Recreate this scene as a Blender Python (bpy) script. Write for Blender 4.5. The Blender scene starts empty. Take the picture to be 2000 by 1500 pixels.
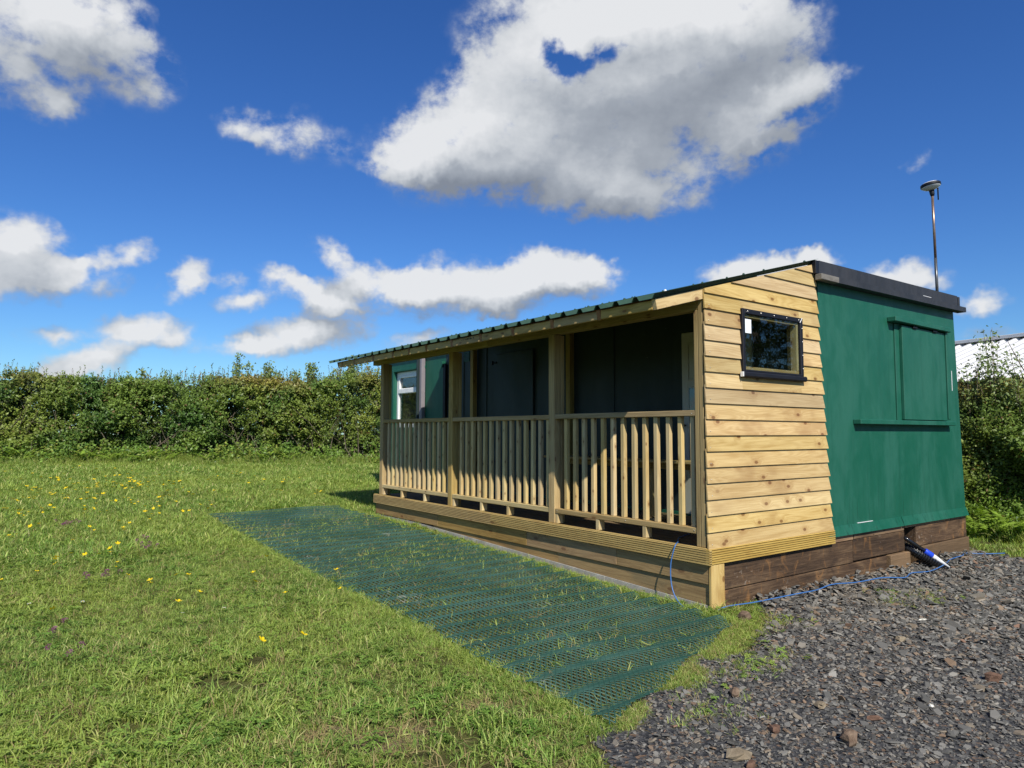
import bpy, math, random
import numpy as np
from mathutils import Vector, Matrix, Euler

random.seed(7)
rng = np.random.default_rng(11)
SC = bpy.context.scene
COL = SC.collection

# ------------------------------------------------------------------ camera
cam_d = bpy.data.cameras.new('camera')
cam = bpy.data.objects.new('camera', cam_d)
COL.objects.link(cam)
cam_d.sensor_width = 36.0
cam_d.lens = 24.46
cam_d.clip_start = 0.05
cam_d.clip_end = 3000
CAM = Vector((-4.5856, -3.5752, 1.4180))
cam.matrix_world = Matrix(((0.80380, -0.04322, -0.59332, CAM.x),
                           (-0.59489, -0.05400, -0.80199, CAM.y),
                           (0.00263, 0.99760, -0.06912, CAM.z),
                           (0, 0, 0, 1)))
SC.camera = cam

# ------------------------------------------------------------------ sun, exposure
SUN_T = Vector((0.907, 2.32, -2.205)).normalized()          # the way the sunlight travels
SUN_EL = math.asin(-SUN_T.z)
SUN_AZ = math.atan2(-SUN_T.x, -SUN_T.y)
sun_d = bpy.data.lights.new('sun', 'SUN')
sun_d.energy = 5.0
sun_d.angle = math.radians(0.53)
sun_d.color = (1.0, 0.94, 0.83)
sun = bpy.data.objects.new('sun', sun_d)
COL.objects.link(sun)
sun.rotation_euler = SUN_T.to_track_quat('-Z', 'Y').to_euler()
vs = SC.view_settings
vs.view_transform = 'Standard'
vs.look = 'None'
vs.gamma = 1.0
vs.use_curve_mapping = False
vs.exposure = 0.25
SC.cycles.max_bounces = 6
SC.cycles.diffuse_bounces = 3
SC.cycles.glossy_bounces = 3
SC.cycles.transparent_max_bounces = 8

# ------------------------------------------------------------------ node helpers
class NT:
    def __init__(s, nt):
        s.nt = nt
    def n(s, typ, ins=None, **props):
        nd = s.nt.nodes.new(typ)
        for k, v in props.items():
            setattr(nd, k, v)
        for k, v in (ins or {}).items():
            sock = nd.inputs[k]
            if isinstance(v, bpy.types.NodeSocket):
                s.nt.links.new(v, sock)
            elif isinstance(v, bpy.types.Node):
                s.nt.links.new(v.outputs[0], sock)
            else:
                sock.default_value = v
        return nd
    def math(s, op, a, b=0.0, c=0.0, clamp=False):
        return s.n('ShaderNodeMath', {0: a, 1: b, 2: c}, operation=op, use_clamp=clamp).outputs[0]
    def vmath(s, op, a, b=(0, 0, 0), c=None):
        ins = {0: a, 1: b}
        if c is not None:
            ins[2] = c
        return s.n('ShaderNodeVectorMath', ins, operation=op).outputs[0]
    def sstep(s, v, lo, hi, a=0.0, b=1.0):
        return s.n('ShaderNodeMapRange', {'Value': v, 'From Min': lo, 'From Max': hi, 'To Min': a, 'To Max': b},
                   interpolation_type='SMOOTHSTEP').outputs[0]
    def lin(s, v, lo, hi, a=0.0, b=1.0):
        return s.n('ShaderNodeMapRange', {'Value': v, 'From Min': lo, 'From Max': hi, 'To Min': a, 'To Max': b}).outputs[0]
    def mix(s, fac, a, b, blend='MIX'):
        nd = s.nt.nodes.new('ShaderNodeMix')
        nd.data_type = 'RGBA'
        nd.blend_type = blend
        for sock, v in ((nd.inputs[0], fac), (nd.inputs[6], a), (nd.inputs[7], b)):
            if isinstance(v, bpy.types.NodeSocket):
                s.nt.links.new(v, sock)
            else:
                sock.default_value = v if not isinstance(v, tuple) or len(v) == 4 else (*v, 1)
        return nd.outputs[2]
    def noise(s, vec, scale, detail=4.0, rough=0.55, dist=0.0, out=0):
        return s.n('ShaderNodeTexNoise', {'Vector': vec, 'Scale': scale, 'Detail': detail, 'Roughness': rough,
                                          'Distortion': dist}).outputs[out]
    def mapping(s, vec, scale=(1, 1, 1), loc=(0, 0, 0), rot=(0, 0, 0), vt='POINT'):
        return s.n('ShaderNodeMapping', {'Vector': vec, 'Location': loc, 'Rotation': rot, 'Scale': scale},
                   vector_type=vt).outputs[0]
    def ramp(s, fac, stops):
        nd = s.n('ShaderNodeValToRGB', {0: fac})
        el = nd.color_ramp.elements
        el[0].position, el[0].color = stops[0][0], (*stops[0][1], 1)
        el[1].position, el[1].color = stops[-1][0], (*stops[-1][1], 1)
        for p, c in stops[1:-1]:
            e = el.new(p)
            e.color = (*c, 1)
        return nd.outputs[0]

# ------------------------------------------------------------------ world: sky with cumulus clouds
# puffs of cloud: azimuth, elevation, half width, half height (degrees), turn, weight
CLOUD_PUFFS = [ (44.21,26.17,17.10,8.25,7,1.20), (34.70,24.52,11.27,5.92,26,1.00), (50.14,28.52,13.26,6.45,4,1.00), (42.09,31.11,12.16,4.66,-2,1.00), 
    (54.24,30.35,8.83,4.20,-8,0.90), (41.19,21.08,14.16,4.23,-6,1.00), (30.41,22.16,8.14,3.60,2,0.80), (27.45,21.18,4.64,1.52,3,0.60), 
    (57.21,24.22,6.52,3.13,7,0.80), (56.00,21.89,5.81,2.70,13,0.80), (59.88,25.53,4.09,1.68,1,0.70), (45.42,18.81,8.41,2.34,-3,0.70), 
    (40.78,28.85,2.69,1.59,-22,-1.25), (43.89,28.93,2.58,0.89,17,-0.85), (58.69,23.13,3.00,0.84,7,-0.80), (57.14,21.21,2.29,0.65,18,-0.60), 
    (1.29,26.57,7.32,3.53,16,0.90), (4.36,26.79,4.54,3.34,14,0.75), (0.31,22.96,4.41,2.75,-5,0.55), (7.90,24.77,3.27,3.24,-28,0.62), 
    (3.58,23.31,2.84,2.53,13,0.40), (1.83,21.62,1.82,1.58,13,0.40), (16.87,22.69,5.05,1.78,-8,0.42), (14.58,22.80,2.64,1.47,8,0.40), 
    (18.06,21.57,2.75,1.16,-13,0.36), (19.00,23.31,2.58,1.72,7,0.40), (21.92,22.16,1.83,2.21,-20,0.36), (0.50,12.65,3.42,2.60,9,1.17), 
    (1.18,10.20,4.36,1.81,15,1.17), (4.08,11.61,2.71,1.29,27,0.91), (7.05,12.59,2.62,1.33,27,0.78), (11.04,11.29,2.52,1.38,43,0.98), 
    (15.33,10.23,3.13,1.12,14,0.85), (5.69,10.20,2.79,1.18,6,0.55), (13.82,11.43,1.75,0.78,5,0.52), (2.78,6.66,2.83,1.03,5,0.78), 
    (8.56,7.23,3.99,1.77,7,1.17), (11.48,6.51,1.96,1.19,3,0.65), (4.95,5.03,4.20,1.18,8,1.04), (3.77,4.14,4.81,0.82,3,0.65), (19.97,7.72,6.26,1.98,7,1.23), 
    (15.43,6.48,3.26,1.03,13,0.78), (21.48,10.77,4.15,1.91,3,1.17), (18.12,11.95,3.09,1.16,-11,0.78), (22.01,13.91,3.06,1.23,-31,0.78), 
    (24.89,12.14,3.61,1.66,-7,0.85), (28.00,11.69,3.68,1.85,2,0.91), (31.37,11.66,6.44,2.88,6,1.17), (36.90,11.92,6.83,2.37,8,1.17), 
    (39.89,13.35,5.45,2.19,-1,1.17), (43.48,12.47,2.86,2.18,-1,0.98), (23.51,9.77,3.56,1.00,2,0.65), (35.63,10.26,2.73,1.20,0,0.59), 
    (28.89,7.67,4.01,1.02,11,0.65), (55.03,12.55,3.69,1.60,6,1.10), (59.15,12.42,3.50,1.56,-5,1.04), (60.61,13.05,2.00,0.99,-5,0.78), 
    (66.02,11.21,3.64,1.33,-6,0.98), (70.72,8.88,2.34,1.08,2,0.85), (67.09,18.99,1.23,0.75,-10,0.40), (71.07,6.65,2.77,0.85,-4,0.45), 
    (64.02,10.67,3.23,1.06,-5,0.52) ]
world = bpy.data.worlds.new('World')
SC.world = world
world.use_nodes = True
wt = world.node_tree
for nd in list(wt.nodes):
    wt.nodes.remove(nd)
W = NT(wt)
SKY_STRENGTH = 0.104
SKY_TINT = (0.51, 0.78, 1.0)

tcw = W.n('ShaderNodeTexCoord')
dirv = W.vmath('NORMALIZE', tcw.outputs['Generated'])
sp = W.n('ShaderNodeSeparateXYZ', {0: dirv})
az = W.math('MULTIPLY', W.math('ARCTAN2', sp.outputs[0], sp.outputs[1]), 57.29578)
el = W.math('MULTIPLY', W.math('ARCSINE', sp.outputs[2]), 57.29578)
ang = W.n('ShaderNodeCombineXYZ', {0: az, 1: el}).outputs[0]
def noise2(T_, vec, scale, det, out, rough=0.55):
    return T_.n('ShaderNodeTexNoise', {'Vector': vec, 'Scale': scale, 'Detail': det, 'Roughness': rough}, noise_dimensions='2D').outputs[out]
bent = W.vmath('MULTIPLY', W.vmath('SUBTRACT', noise2(W, ang, 0.22, 1, 1), (0.5, 0.5, 0.5)), (2.0, 1.3, 0.0))
bent = W.vmath('MULTIPLY_ADD', W.vmath('SUBTRACT', noise2(W, ang, 0.9, 2, 1), (0.5, 0.5, 0.5)), (1.5, 1.0, 0.0), bent)
sky = W.n('ShaderNodeTexSky', sky_type='NISHITA', sun_disc=False, sun_elevation=SUN_EL,
          sun_rotation=SUN_AZ % (2 * math.pi), altitude=60, air_density=1.0, dust_density=0.35, ozone_density=2.6)
skc = W.n('ShaderNodeHueSaturation', {'Hue': 0.512, 'Saturation': 1.22, 'Value': 1.0, 'Color': sky.outputs[0]}).outputs[0]
skc = W.vmath('MULTIPLY', skc, SKY_TINT)
_groups = {}
def puff_sum(p, puffs):
    """summed thickness of some puffs at p, as a node group of its own"""
    key = tuple(puffs)
    g = _groups.get(key)
    if g is None:
        g = _groups[key] = bpy.data.node_groups.new('cloud_puffs', 'ShaderNodeTree')
        g.interface.new_socket('Angles', in_out='INPUT', socket_type='NodeSocketVector')
        g.interface.new_socket('Thickness', in_out='OUTPUT', socket_type='NodeSocketFloat')
        G = NT(g)
        v_ = g.nodes.new('NodeGroupInput').outputs[0]
        for (u, v, ru, rv, rot, w) in puffs:
            m = G.mapping(v_, (ru, rv, 1e5), (u, v, 0), (0, 0, math.radians(rot)), 'TEXTURE')
            gr = G.n('ShaderNodeTexGradient', {0: m}, gradient_type='SPHERICAL').outputs[1]
            v_ = G.vmath('MULTIPLY_ADD', gr, (0, 0, w * 1.25), v_)
        g.links.new(G.n('ShaderNodeSeparateXYZ', {0: v_}).outputs[2], g.nodes.new('NodeGroupOutput').inputs[0])
    nd = wt.nodes.new('ShaderNodeGroup')
    nd.node_tree = g
    wt.links.new(p, nd.inputs[0])
    return nd.outputs[0]
rag = W.lin(el, 5.0, 17.0, 0.5, 1.0)            # far cloud low down looks smoother
OFF = (-0.7, 2.3, 0)
def sky_part(puffs, extra=None):
    """background for one part of the sky: clear sky with the cloud puffs that reach into it"""
    a1 = W.vmath('ADD', ang, OFF)
    holes = [q for q in puffs if q[5] < 0]
    puffs = [q for q in puffs if q[5] > 0]
    acc0 = puff_sum(W.vmath('ADD', ang, bent), puffs) if puffs else extra
    acc1 = puff_sum(W.vmath('ADD', a1, bent), puffs) if puffs else W.math('MULTIPLY', extra, 0.8)
    fb0 = W.math('MULTIPLY_ADD', noise2(W, W.vmath('MULTIPLY', ang, (0.8, 1.15, 1)), 0.46, 8, 0, 0.60), 1.9, -0.95)
    fb1 = W.math('MULTIPLY_ADD', noise2(W, W.vmath('MULTIPLY', a1, (0.8, 1.15, 1)), 0.46, 3, 0, 0.60), 1.9, -0.95)
    t0 = W.math('MULTIPLY_ADD', fb0, W.math('MULTIPLY', W.sstep(acc0, 0.0, 0.45), rag), W.math('MINIMUM', acc0, 1.2))
    if holes:
        t0 = W.math('ADD', t0, puff_sum(W.vmath('ADD', ang, bent), holes))
    cover = W.sstep(t0, 0.04, 0.98)
    dif = W.math('MULTIPLY_ADD', W.math('SUBTRACT', W.math('MINIMUM', acc0, 2.2), W.math('MINIMUM', acc1, 2.2)), 0.46,
                 W.math('MULTIPLY', W.math('SUBTRACT', fb0, fb1), 0.13))
    lit = W.math('ADD', W.math('MINIMUM', dif, 0.42), 0.53, clamp=True)
    k = 1.0 / SKY_STRENGTH / 2 ** vs.exposure
    cc = W.ramp(lit, [(0.0, (0.235, 0.265, 0.315)), (0.40, (0.38, 0.415, 0.465)), (0.66, (0.59, 0.62, 0.655)), (1.0, (0.84, 0.85, 0.865))])
    cc = W.vmath('MULTIPLY', cc, (k, k, k))
    return W.n('ShaderNodeBackground', {'Color': W.mix(W.math('MULTIPLY', cover, 0.97), skc, cc), 'Strength': SKY_STRENGTH}).outputs[0]
# the same cumulus goes on round the rest of the sky
zz = W.math('ADD', W.math('MAXIMUM', sp.outputs[2], 0.0), 0.18)
pl = W.n('ShaderNodeCombineXYZ', {0: W.math('DIVIDE', sp.outputs[0], zz), 1: W.math('DIVIDE', sp.outputs[1], zz)}).outputs[0]
inbox = W.math('MULTIPLY', W.math('MULTIPLY', W.sstep(az, -16, -8), W.sstep(az, 90, 82)), W.sstep(el, 47, 40))
far = W.math('MULTIPLY', W.math('MULTIPLY', W.sstep(noise2(W, pl, 0.9, 4, 0), 0.53, 0.70), W.math('SUBTRACT', 1.0, inbox)), 1.2)
shader = sky_part([], far)
for a0, a1_ in ((-16, 14), (14, 32), (32, 50), (50, 90)):
    for e0, e1 in ((-1.0, 17.5), (17.5, 47.0)):
        sub = [q for q in CLOUD_PUFFS if a0 - max(q[2], q[3]) - 4.5 < q[0] < a1_ + max(q[2], q[3]) + 4.5 and e0 - max(q[2], q[3]) - 4.0 - OFF[1] < q[1] < e1 + max(q[2], q[3]) + 4.0]
        mask = W.math('MULTIPLY', W.math('MULTIPLY', W.math('GREATER_THAN', az, a0), W.math('LESS_THAN', az, a1_ + 1e-5)),
                      W.math('MULTIPLY', W.math('GREATER_THAN', el, e0), W.math('LESS_THAN', el, e1 + 1e-5)))
        shader = W.n('ShaderNodeMixShader', {0: mask, 1: shader, 2: sky_part(sub)}).outputs[0] if sub else shader
W.n('ShaderNodeOutputWorld', {'Surface': shader})
world.cycles.sampling_method = 'NONE'

# ------------------------------------------------------------------ terrain functions
def vnoise(p, seed=0):
    """value noise in 3D, p (N,3) -> (N,) in 0..1"""
    p = np.asarray(p, float)
    i = np.floor(p).astype(np.int64)
    f = p - i
    f = f * f * (3 - 2 * f)
    out = np.zeros(len(p))
    for dx in (0, 1):
        for dy in (0, 1):
            for dz in (0, 1):
                h = (i[:, 0] + dx) * 374761393 + (i[:, 1] + dy) * 668265263 + (i[:, 2] + dz) * 2147483647 + seed * 974711
                h = (h ^ (h >> 13)) * 1274126177
                h = (h ^ (h >> 16)) & 0xFFFF
                w = (f[:, 0] if dx else 1 - f[:, 0]) * (f[:, 1] if dy else 1 - f[:, 1]) * (f[:, 2] if dz else 1 - f[:, 2])
                out += w * h / 65535.0
    return out

def gz(x, y):
    """height of the ground"""
    x = np.asarray(x, float); y = np.asarray(y, float)
    xb, yb = np.broadcast_arrays(x, y)
    z = 0.029 * np.clip(yb, -14, 21) - 0.05 * np.clip(yb - 21.5, 0, 60)
    z = z - 0.007 * np.clip(xb, 0, 9)
    pts = np.stack([xb.ravel() * 1.3, yb.ravel() * 1.3, np.zeros(xb.size)], 1)
    z = z + (vnoise(pts, 5).reshape(xb.shape) - 0.5) * 0.022
    return z
def gz1(x, y):
    return float(gz(np.array([x]), np.array([y]))[0])

GB_X = [-14, -8, -2.9, -2.35, -1.57, -0.8, 0.14, 0.75, 4.97, 5.15, 9, 14]
GB_Y = [-7.0, -4.0, -1.60, -1.24, -0.86, -0.70, -0.36, 0.03, 0.03, -0.42, -1.9, -3.5]
def gravel_depth(x, y):
    """positive inside the gravel"""
    x = np.asarray(x, float); y = np.asarray(y, float)
    b = np.interp(x, GB_X, GB_Y)
    nz = (vnoise(np.stack([x * 3.1, y * 3.1, x * 0], 1), 9) - 0.5) * 0.34 + (vnoise(np.stack([x * 9, y * 9, x * 0], 1), 10) - 0.5) * 0.14
    edge = np.where((x > 0.9) & (x < 4.9), 0.0, nz)
    return b - y + edge
MAT_X0, MAT_X1, MAT_Y1 = -2.13, -0.16, 7.02
def mat_near(x):
    return np.interp(x, [MAT_X0, MAT_X1], [-1.07, -0.36])
def in_mat(x, y, m=0.0):
    return (x > MAT_X0 - m) & (x < MAT_X1 + m) & (y > mat_near(x) - m) & (y < MAT_Y1 + m)
def in_build(x, y):
    return ((x > -0.02) & (x < 1.8) & (y > -0.03) & (y < 6.06)) | ((x > 1.7) & (x < 4.96) & (y > -0.03) & (y < 9.45))

# ------------------------------------------------------------------ mesh helpers
def link(o, parent=None):
    COL.objects.link(o)
    if parent is not None:
        o.parent = parent
    return o
def tag(o, label, cat, group=None):
    o['label'] = label
    o['category'] = cat
    if group:
        o['group'] = group
    return o
def thing(name, loc, label, cat, group=None):
    o = bpy.data.objects.new(name, None)
    o.empty_display_size = 0.2
    o.location = loc
    link(o)
    return tag(o, label, cat, group)
def mesh_from(name, verts, faces, mat=None, smooth=False):
    me = bpy.data.meshes.new(name)
    me.from_pydata([tuple(v) for v in verts], [], [tuple(f) for f in faces])
    me.update()
    if mat:
        me.materials.append(mat)
    if smooth:
        me.polygons.foreach_set('use_smooth', [True] * len(me.polygons))
    return me
def mesh_np(name, verts, quads, mat=None, smooth=False):
    """fast path: verts (N,3), faces (M,k) of equal size k"""
    me = bpy.data.meshes.new(name)
    verts = np.asarray(verts, np.float32)
    quads = np.asarray(quads, np.int32)
    kk = quads.shape[1]
    me.vertices.add(len(verts))
    me.vertices.foreach_set('co', verts.ravel())
    me.loops.add(quads.size)
    me.loops.foreach_set('vertex_index', quads.ravel())
    me.polygons.add(len(quads))
    me.polygons.foreach_set('loop_start', np.arange(0, quads.size, kk, dtype=np.int32))
    if smooth:
        me.polygons.foreach_set('use_smooth', np.ones(len(quads), bool))
    me.update(calc_edges=True)
    if mat:
        me.materials.append(mat)
    return me
def wpos(parent):
    """world location of a parent (parents are never rotated)"""
    v = Vector((0, 0, 0))
    while parent is not None:
        v += parent.location
        parent = parent.parent
    return v
def wmat(o):
    """world matrix of an object from its own values, without a scene update"""
    if o is None:
        return Matrix.Identity(4)
    return (wmat(o.parent) @ o.matrix_parent_inverse if o.parent else Matrix.Identity(4)) @ o.matrix_basis
def put(name, me, parent, loc=(0, 0, 0), rot=None):
    """link a mesh at a WORLD location under its parent"""
    o = bpy.data.objects.new(name, me)
    o.location = loc
    if rot is not None:
        o.rotation_euler = rot
    link(o, parent)
    if parent is not None:
        o.matrix_parent_inverse = wmat(parent).inverted()
    return o

def cham_box(lx, ly, lz, c):
    """chamfered box centred on 0: 24 vertices"""
    hx, hy, hz = lx / 2, ly / 2, lz / 2
    c = min(c, hx * .45, hy * .45, hz * .45)
    V = []; idx = {}
    for sx in (-1, 1):
        for sy in (-1, 1):
            for sz in (-1, 1):
                for a in range(3):
                    v = [sx * (hx - c), sy * (hy - c), sz * (hz - c)]
                    v[a] = (sx * hx, sy * hy, sz * hz)[a]
                    idx[(sx, sy, sz, a)] = len(V)
                    V.append(tuple(v))
    F = []
    def q(*ks):
        f = [idx[k_] for k_ in ks]
        a, b, cc = (Vector(V[f[0]]), Vector(V[f[1]]), Vector(V[f[2]]))
        n = (b - a).cross(cc - a)
        m = sum((Vector(V[i]) for i in f), Vector()) / len(f)
        F.append(f if n.dot(m) > 0 else f[::-1])
    for s in (-1, 1):
        q((s, -1, -1, 0), (s, 1, -1, 0), (s, 1, 1, 0), (s, -1, 1, 0))
        q((-1, s, -1, 1), (1, s, -1, 1), (1, s, 1, 1), (-1, s, 1, 1))
        q((-1, -1, s, 2), (1, -1, s, 2), (1, 1, s, 2), (-1, 1, s, 2))
    for s in (-1, 1):
        for t in (-1, 1):
            q((s, t, -1, 0), (s, t, 1, 0), (s, t, 1, 1), (s, t, -1, 1))
            q((s, -1, t, 0), (s, 1, t, 0), (s, 1, t, 2), (s, -1, t, 2))
            q((-1, s, t, 1), (1, s, t, 1), (1, s, t, 2), (-1, s, t, 2))
            for u in (-1, 1):
                q((s, t, u, 0), (s, t, u, 1), (s, t, u, 2))
    return V, F
_boxcache = {}
def box(name, x0, x1, y0, y1, z0, z1, mat, parent, c=0.003, jit=0.0):
    """box between world limits; the longest side is local X so that the grain runs along it"""
    L = (x1 - x0, y1 - y0, z1 - z0)
    a = max(range(3), key=lambda i: L[i])
    if a == 0: dims, rot = (L[0], L[1], L[2]), (0, 0, 0)
    elif a == 1: dims, rot = (L[1], L[0], L[2]), (0, 0, math.pi / 2)
    else: dims, rot = (L[2], L[1], L[0]), (0, -math.pi / 2, 0)
    key = (round(dims[0], 4), round(dims[1], 4), round(dims[2], 4), c, mat.name)
    me = _boxcache.get(key)
    if me is None:
        me = _boxcache[key] = mesh_from(name, *cham_box(*dims, c), mat)
    r = Euler(rot)
    if jit:
        r = Euler([r_ + random.uniform(-jit, jit) for r_ in rot])
    return put(name, me, parent, ((x0 + x1) / 2, (y0 + y1) / 2, (z0 + z1) / 2), r)
def prism(name, poly, axis, a0, a1, mat, parent, smooth=False, caps=True):
    """polygon (list of 2D) extruded along a world axis from a0 to a1; mesh is local to its middle, local X along the axis"""
    n = len(poly)
    poly = list(poly)
    area = sum(poly[i][0] * poly[(i + 1) % n][1] - poly[(i + 1) % n][0] * poly[i][1] for i in range(n))
    if area < 0: poly = poly[::-1]
    mu = sum(p[0] for p in poly) / n; mv = sum(p[1] for p in poly) / n
    h = (a1 - a0) / 2
    V = [(-h, u - mu, v - mv) for u, v in poly] + [(h, u - mu, v - mv) for u, v in poly]
    F = [[i, (i + 1) % n, n + (i + 1) % n, n + i] for i in range(n)]
    if caps:
        F += [list(range(n))[::-1], list(range(n, 2 * n))]
    me = mesh_from(name, V, F, mat, smooth)
    m = (a0 + a1) / 2
    if axis == 'X':                                   # polygon in (y, z)
        return put(name, me, parent, (m, mu, mv))
    return _prism_y(name, poly, mu, mv, a0, a1, mat, parent, smooth, caps)   # polygon in (x, z)
def _prism_y(name, poly, mu, mv, a0, a1, mat, parent, smooth, caps):
    # local X -> world Y ; local Y -> world -X (rotation +90 about Z)
    n = len(poly); h = (a1 - a0) / 2
    q = [(-(u - mu), v - mv) for u, v in poly][::-1]
    V = [(-h, u, v) for u, v in q] + [(h, u, v) for u, v in q]
    F = [[i, (i + 1) % n, n + (i + 1) % n, n + i] for i in range(n)]
    if caps:
        F += [list(range(n))[::-1], list(range(n, 2 * n))]
    me = mesh_from(name, V, F, mat, smooth)
    return put(name, me, parent, (mu, (a0 + a1) / 2, mv), (0, 0, math.pi / 2))
def tube_mesh(name, pts, rad, mat, seg=8, closed_ends=True, smooth=True):
    """tube through points; rad a number or list"""
    P = [Vector(p) for p in pts]
    n = len(P)
    R_ = rad if isinstance(rad, (list, tuple)) else [rad] * n
    V = []; F = []
    up = Vector((0.13, 0.31, 0.94)).normalized()
    prev = None
    for i in range(n):
        t = (P[min(i + 1, n - 1)] - P[max(i - 1, 0)]).normalized()
        if prev is None:
            a = t.cross(up)
            if a.length < 1e-3: a = t.cross(Vector((1, 0, 0)))
            a.normalize()
        else:
            a = (prev - t * prev.dot(t)).normalized()
        prev = a
        b = t.cross(a)
        for k_ in range(seg):
            an = 2 * math.pi * k_ / seg
            V.append(P[i] + (a * math.cos(an) + b * math.sin(an)) * R_[i])
    for i in range(n - 1):
        for k_ in range(seg):
            k2 = (k_ + 1) % seg
            F.append([i * seg + k_, i * seg + k2, (i + 1) * seg + k2, (i + 1) * seg + k_])
    if closed_ends:
        F.append(list(range(seg))[::-1])
        F.append([(n - 1) * seg + k_ for k_ in range(seg)])
    return mesh_from(name, V, F, mat, smooth)
def smooth_path(pts, sub=6):
    P = [Vector(p) for p in pts]
    out = []
    for i in range(len(P) - 1):
        p0 = P[max(i - 1, 0)]; p1 = P[i]; p2 = P[i + 1]; p3 = P[min(i + 2, len(P) - 1)]
        for k_ in range(sub):
            t = k_ / sub
            out.append(0.5 * ((2 * p1) + (p2 - p0) * t + (2 * p0 - 5 * p1 + 4 * p2 - p3) * t * t + (3 * p1 - p0 - 3 * p2 + p3) * t ** 3))
    out.append(P[-1])
    return out
def lathe_mesh(name, prof, mat, seg=20, smooth=True):
    """profile of (r,z) turned round Z"""
    V = []; F = []
    for r, z in prof:
        for k_ in range(seg):
            a = 2 * math.pi * k_ / seg
            V.append((r * math.cos(a), r * math.sin(a), z))
    for i in range(len(prof) - 1):
        for k_ in range(seg):
            k2 = (k_ + 1) % seg
            F.append([i * seg + k_, i * seg + k2, (i + 1) * seg + k2, (i + 1) * seg + k_])
    F.append(list(range(seg))[::-1]); F.append([(len(prof) - 1) * seg + k_ for k_ in range(seg)])
    return mesh_from(name, V, F, mat, smooth)
def leaves_mesh(name, c, nrm, size, col, mat, aspect=0.56, u=None):
    """one folded quad for each leaf, with a colour of its own"""
    N = len(c)
    nrm = nrm / (np.linalg.norm(nrm, axis=1, keepdims=True) + 1e-9)
    if u is None:
        u = rng.normal(size=(N, 3))
    u = u - nrm * np.sum(u * nrm, 1, keepdims=True)
    u /= np.linalg.norm(u, axis=1, keepdims=True) + 1e-9
    v = np.cross(nrm, u)
    s = np.asarray(size).reshape(-1, 1)
    V = np.empty((N, 4, 3))
    V[:, 0] = c - u * s * .5
    V[:, 1] = c + v * s * aspect * .5 + nrm * s * .07 + u * s * .05
    V[:, 2] = c + u * s * .5 - nrm * s * .08
    V[:, 3] = c - v * s * aspect * .5 + nrm * s * .07 + u * s * .05
    me = mesh_np(name, V.reshape(-1, 3), np.arange(4 * N).reshape(-1, 4), mat)
    at = me.color_attributes.new('leaf_colour', 'FLOAT_COLOR', 'POINT')
    cc = np.ones((N, 4, 4), np.float32)
    cc[:, :, :3] = np.asarray(col)[:, None, :]
    at.data.foreach_set('color', cc.ravel())
    return me

# ------------------------------------------------------------------ materials
def new_mat(name):
    m = bpy.data.materials.new(name)
    m.use_nodes = True
    nt = m.node_tree
    for nd in list(nt.nodes):
        nt.nodes.remove(nd)
    return m, NT(nt)
def finish(M, bsdf, disp=None):
    M.n('ShaderNodeOutputMaterial', {'Surface': bsdf})
def bsdf(M, col, rough=0.6, bump=None, bump_d=0.002, bump_s=0.5, metal=0.0, spec=0.5, **kw):
    ins = {'Base Color': (*col[:3], 1) if isinstance(col, tuple) else col, 'Roughness': rough, 'Metallic': metal,
           'Specular IOR Level': spec}
    ins.update(kw)
    if bump is not None:
        b = M.n('ShaderNodeBump', {'Height': bump, 'Strength': bump_s, 'Distance': bump_d})
        ins['Normal'] = b.outputs[0]
    return M.n('ShaderNodeBsdfPrincipled', ins).outputs[0]

def obj_coords(M):
    """object coordinates in metres, shifted by a random amount for each object"""
    tc = M.n('ShaderNodeTexCoord').outputs['Object']
    r = M.n('ShaderNodeObjectInfo').outputs['Random']
    off = M.n('ShaderNodeCombineXYZ', {0: M.math('MULTIPLY', r, 61.0), 1: M.math('MULTIPLY', r, 37.0), 2: M.math('MULTIPLY', r, 23.0)})
    return M.vmath('ADD', tc, off.outputs[0]), r, tc

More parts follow.
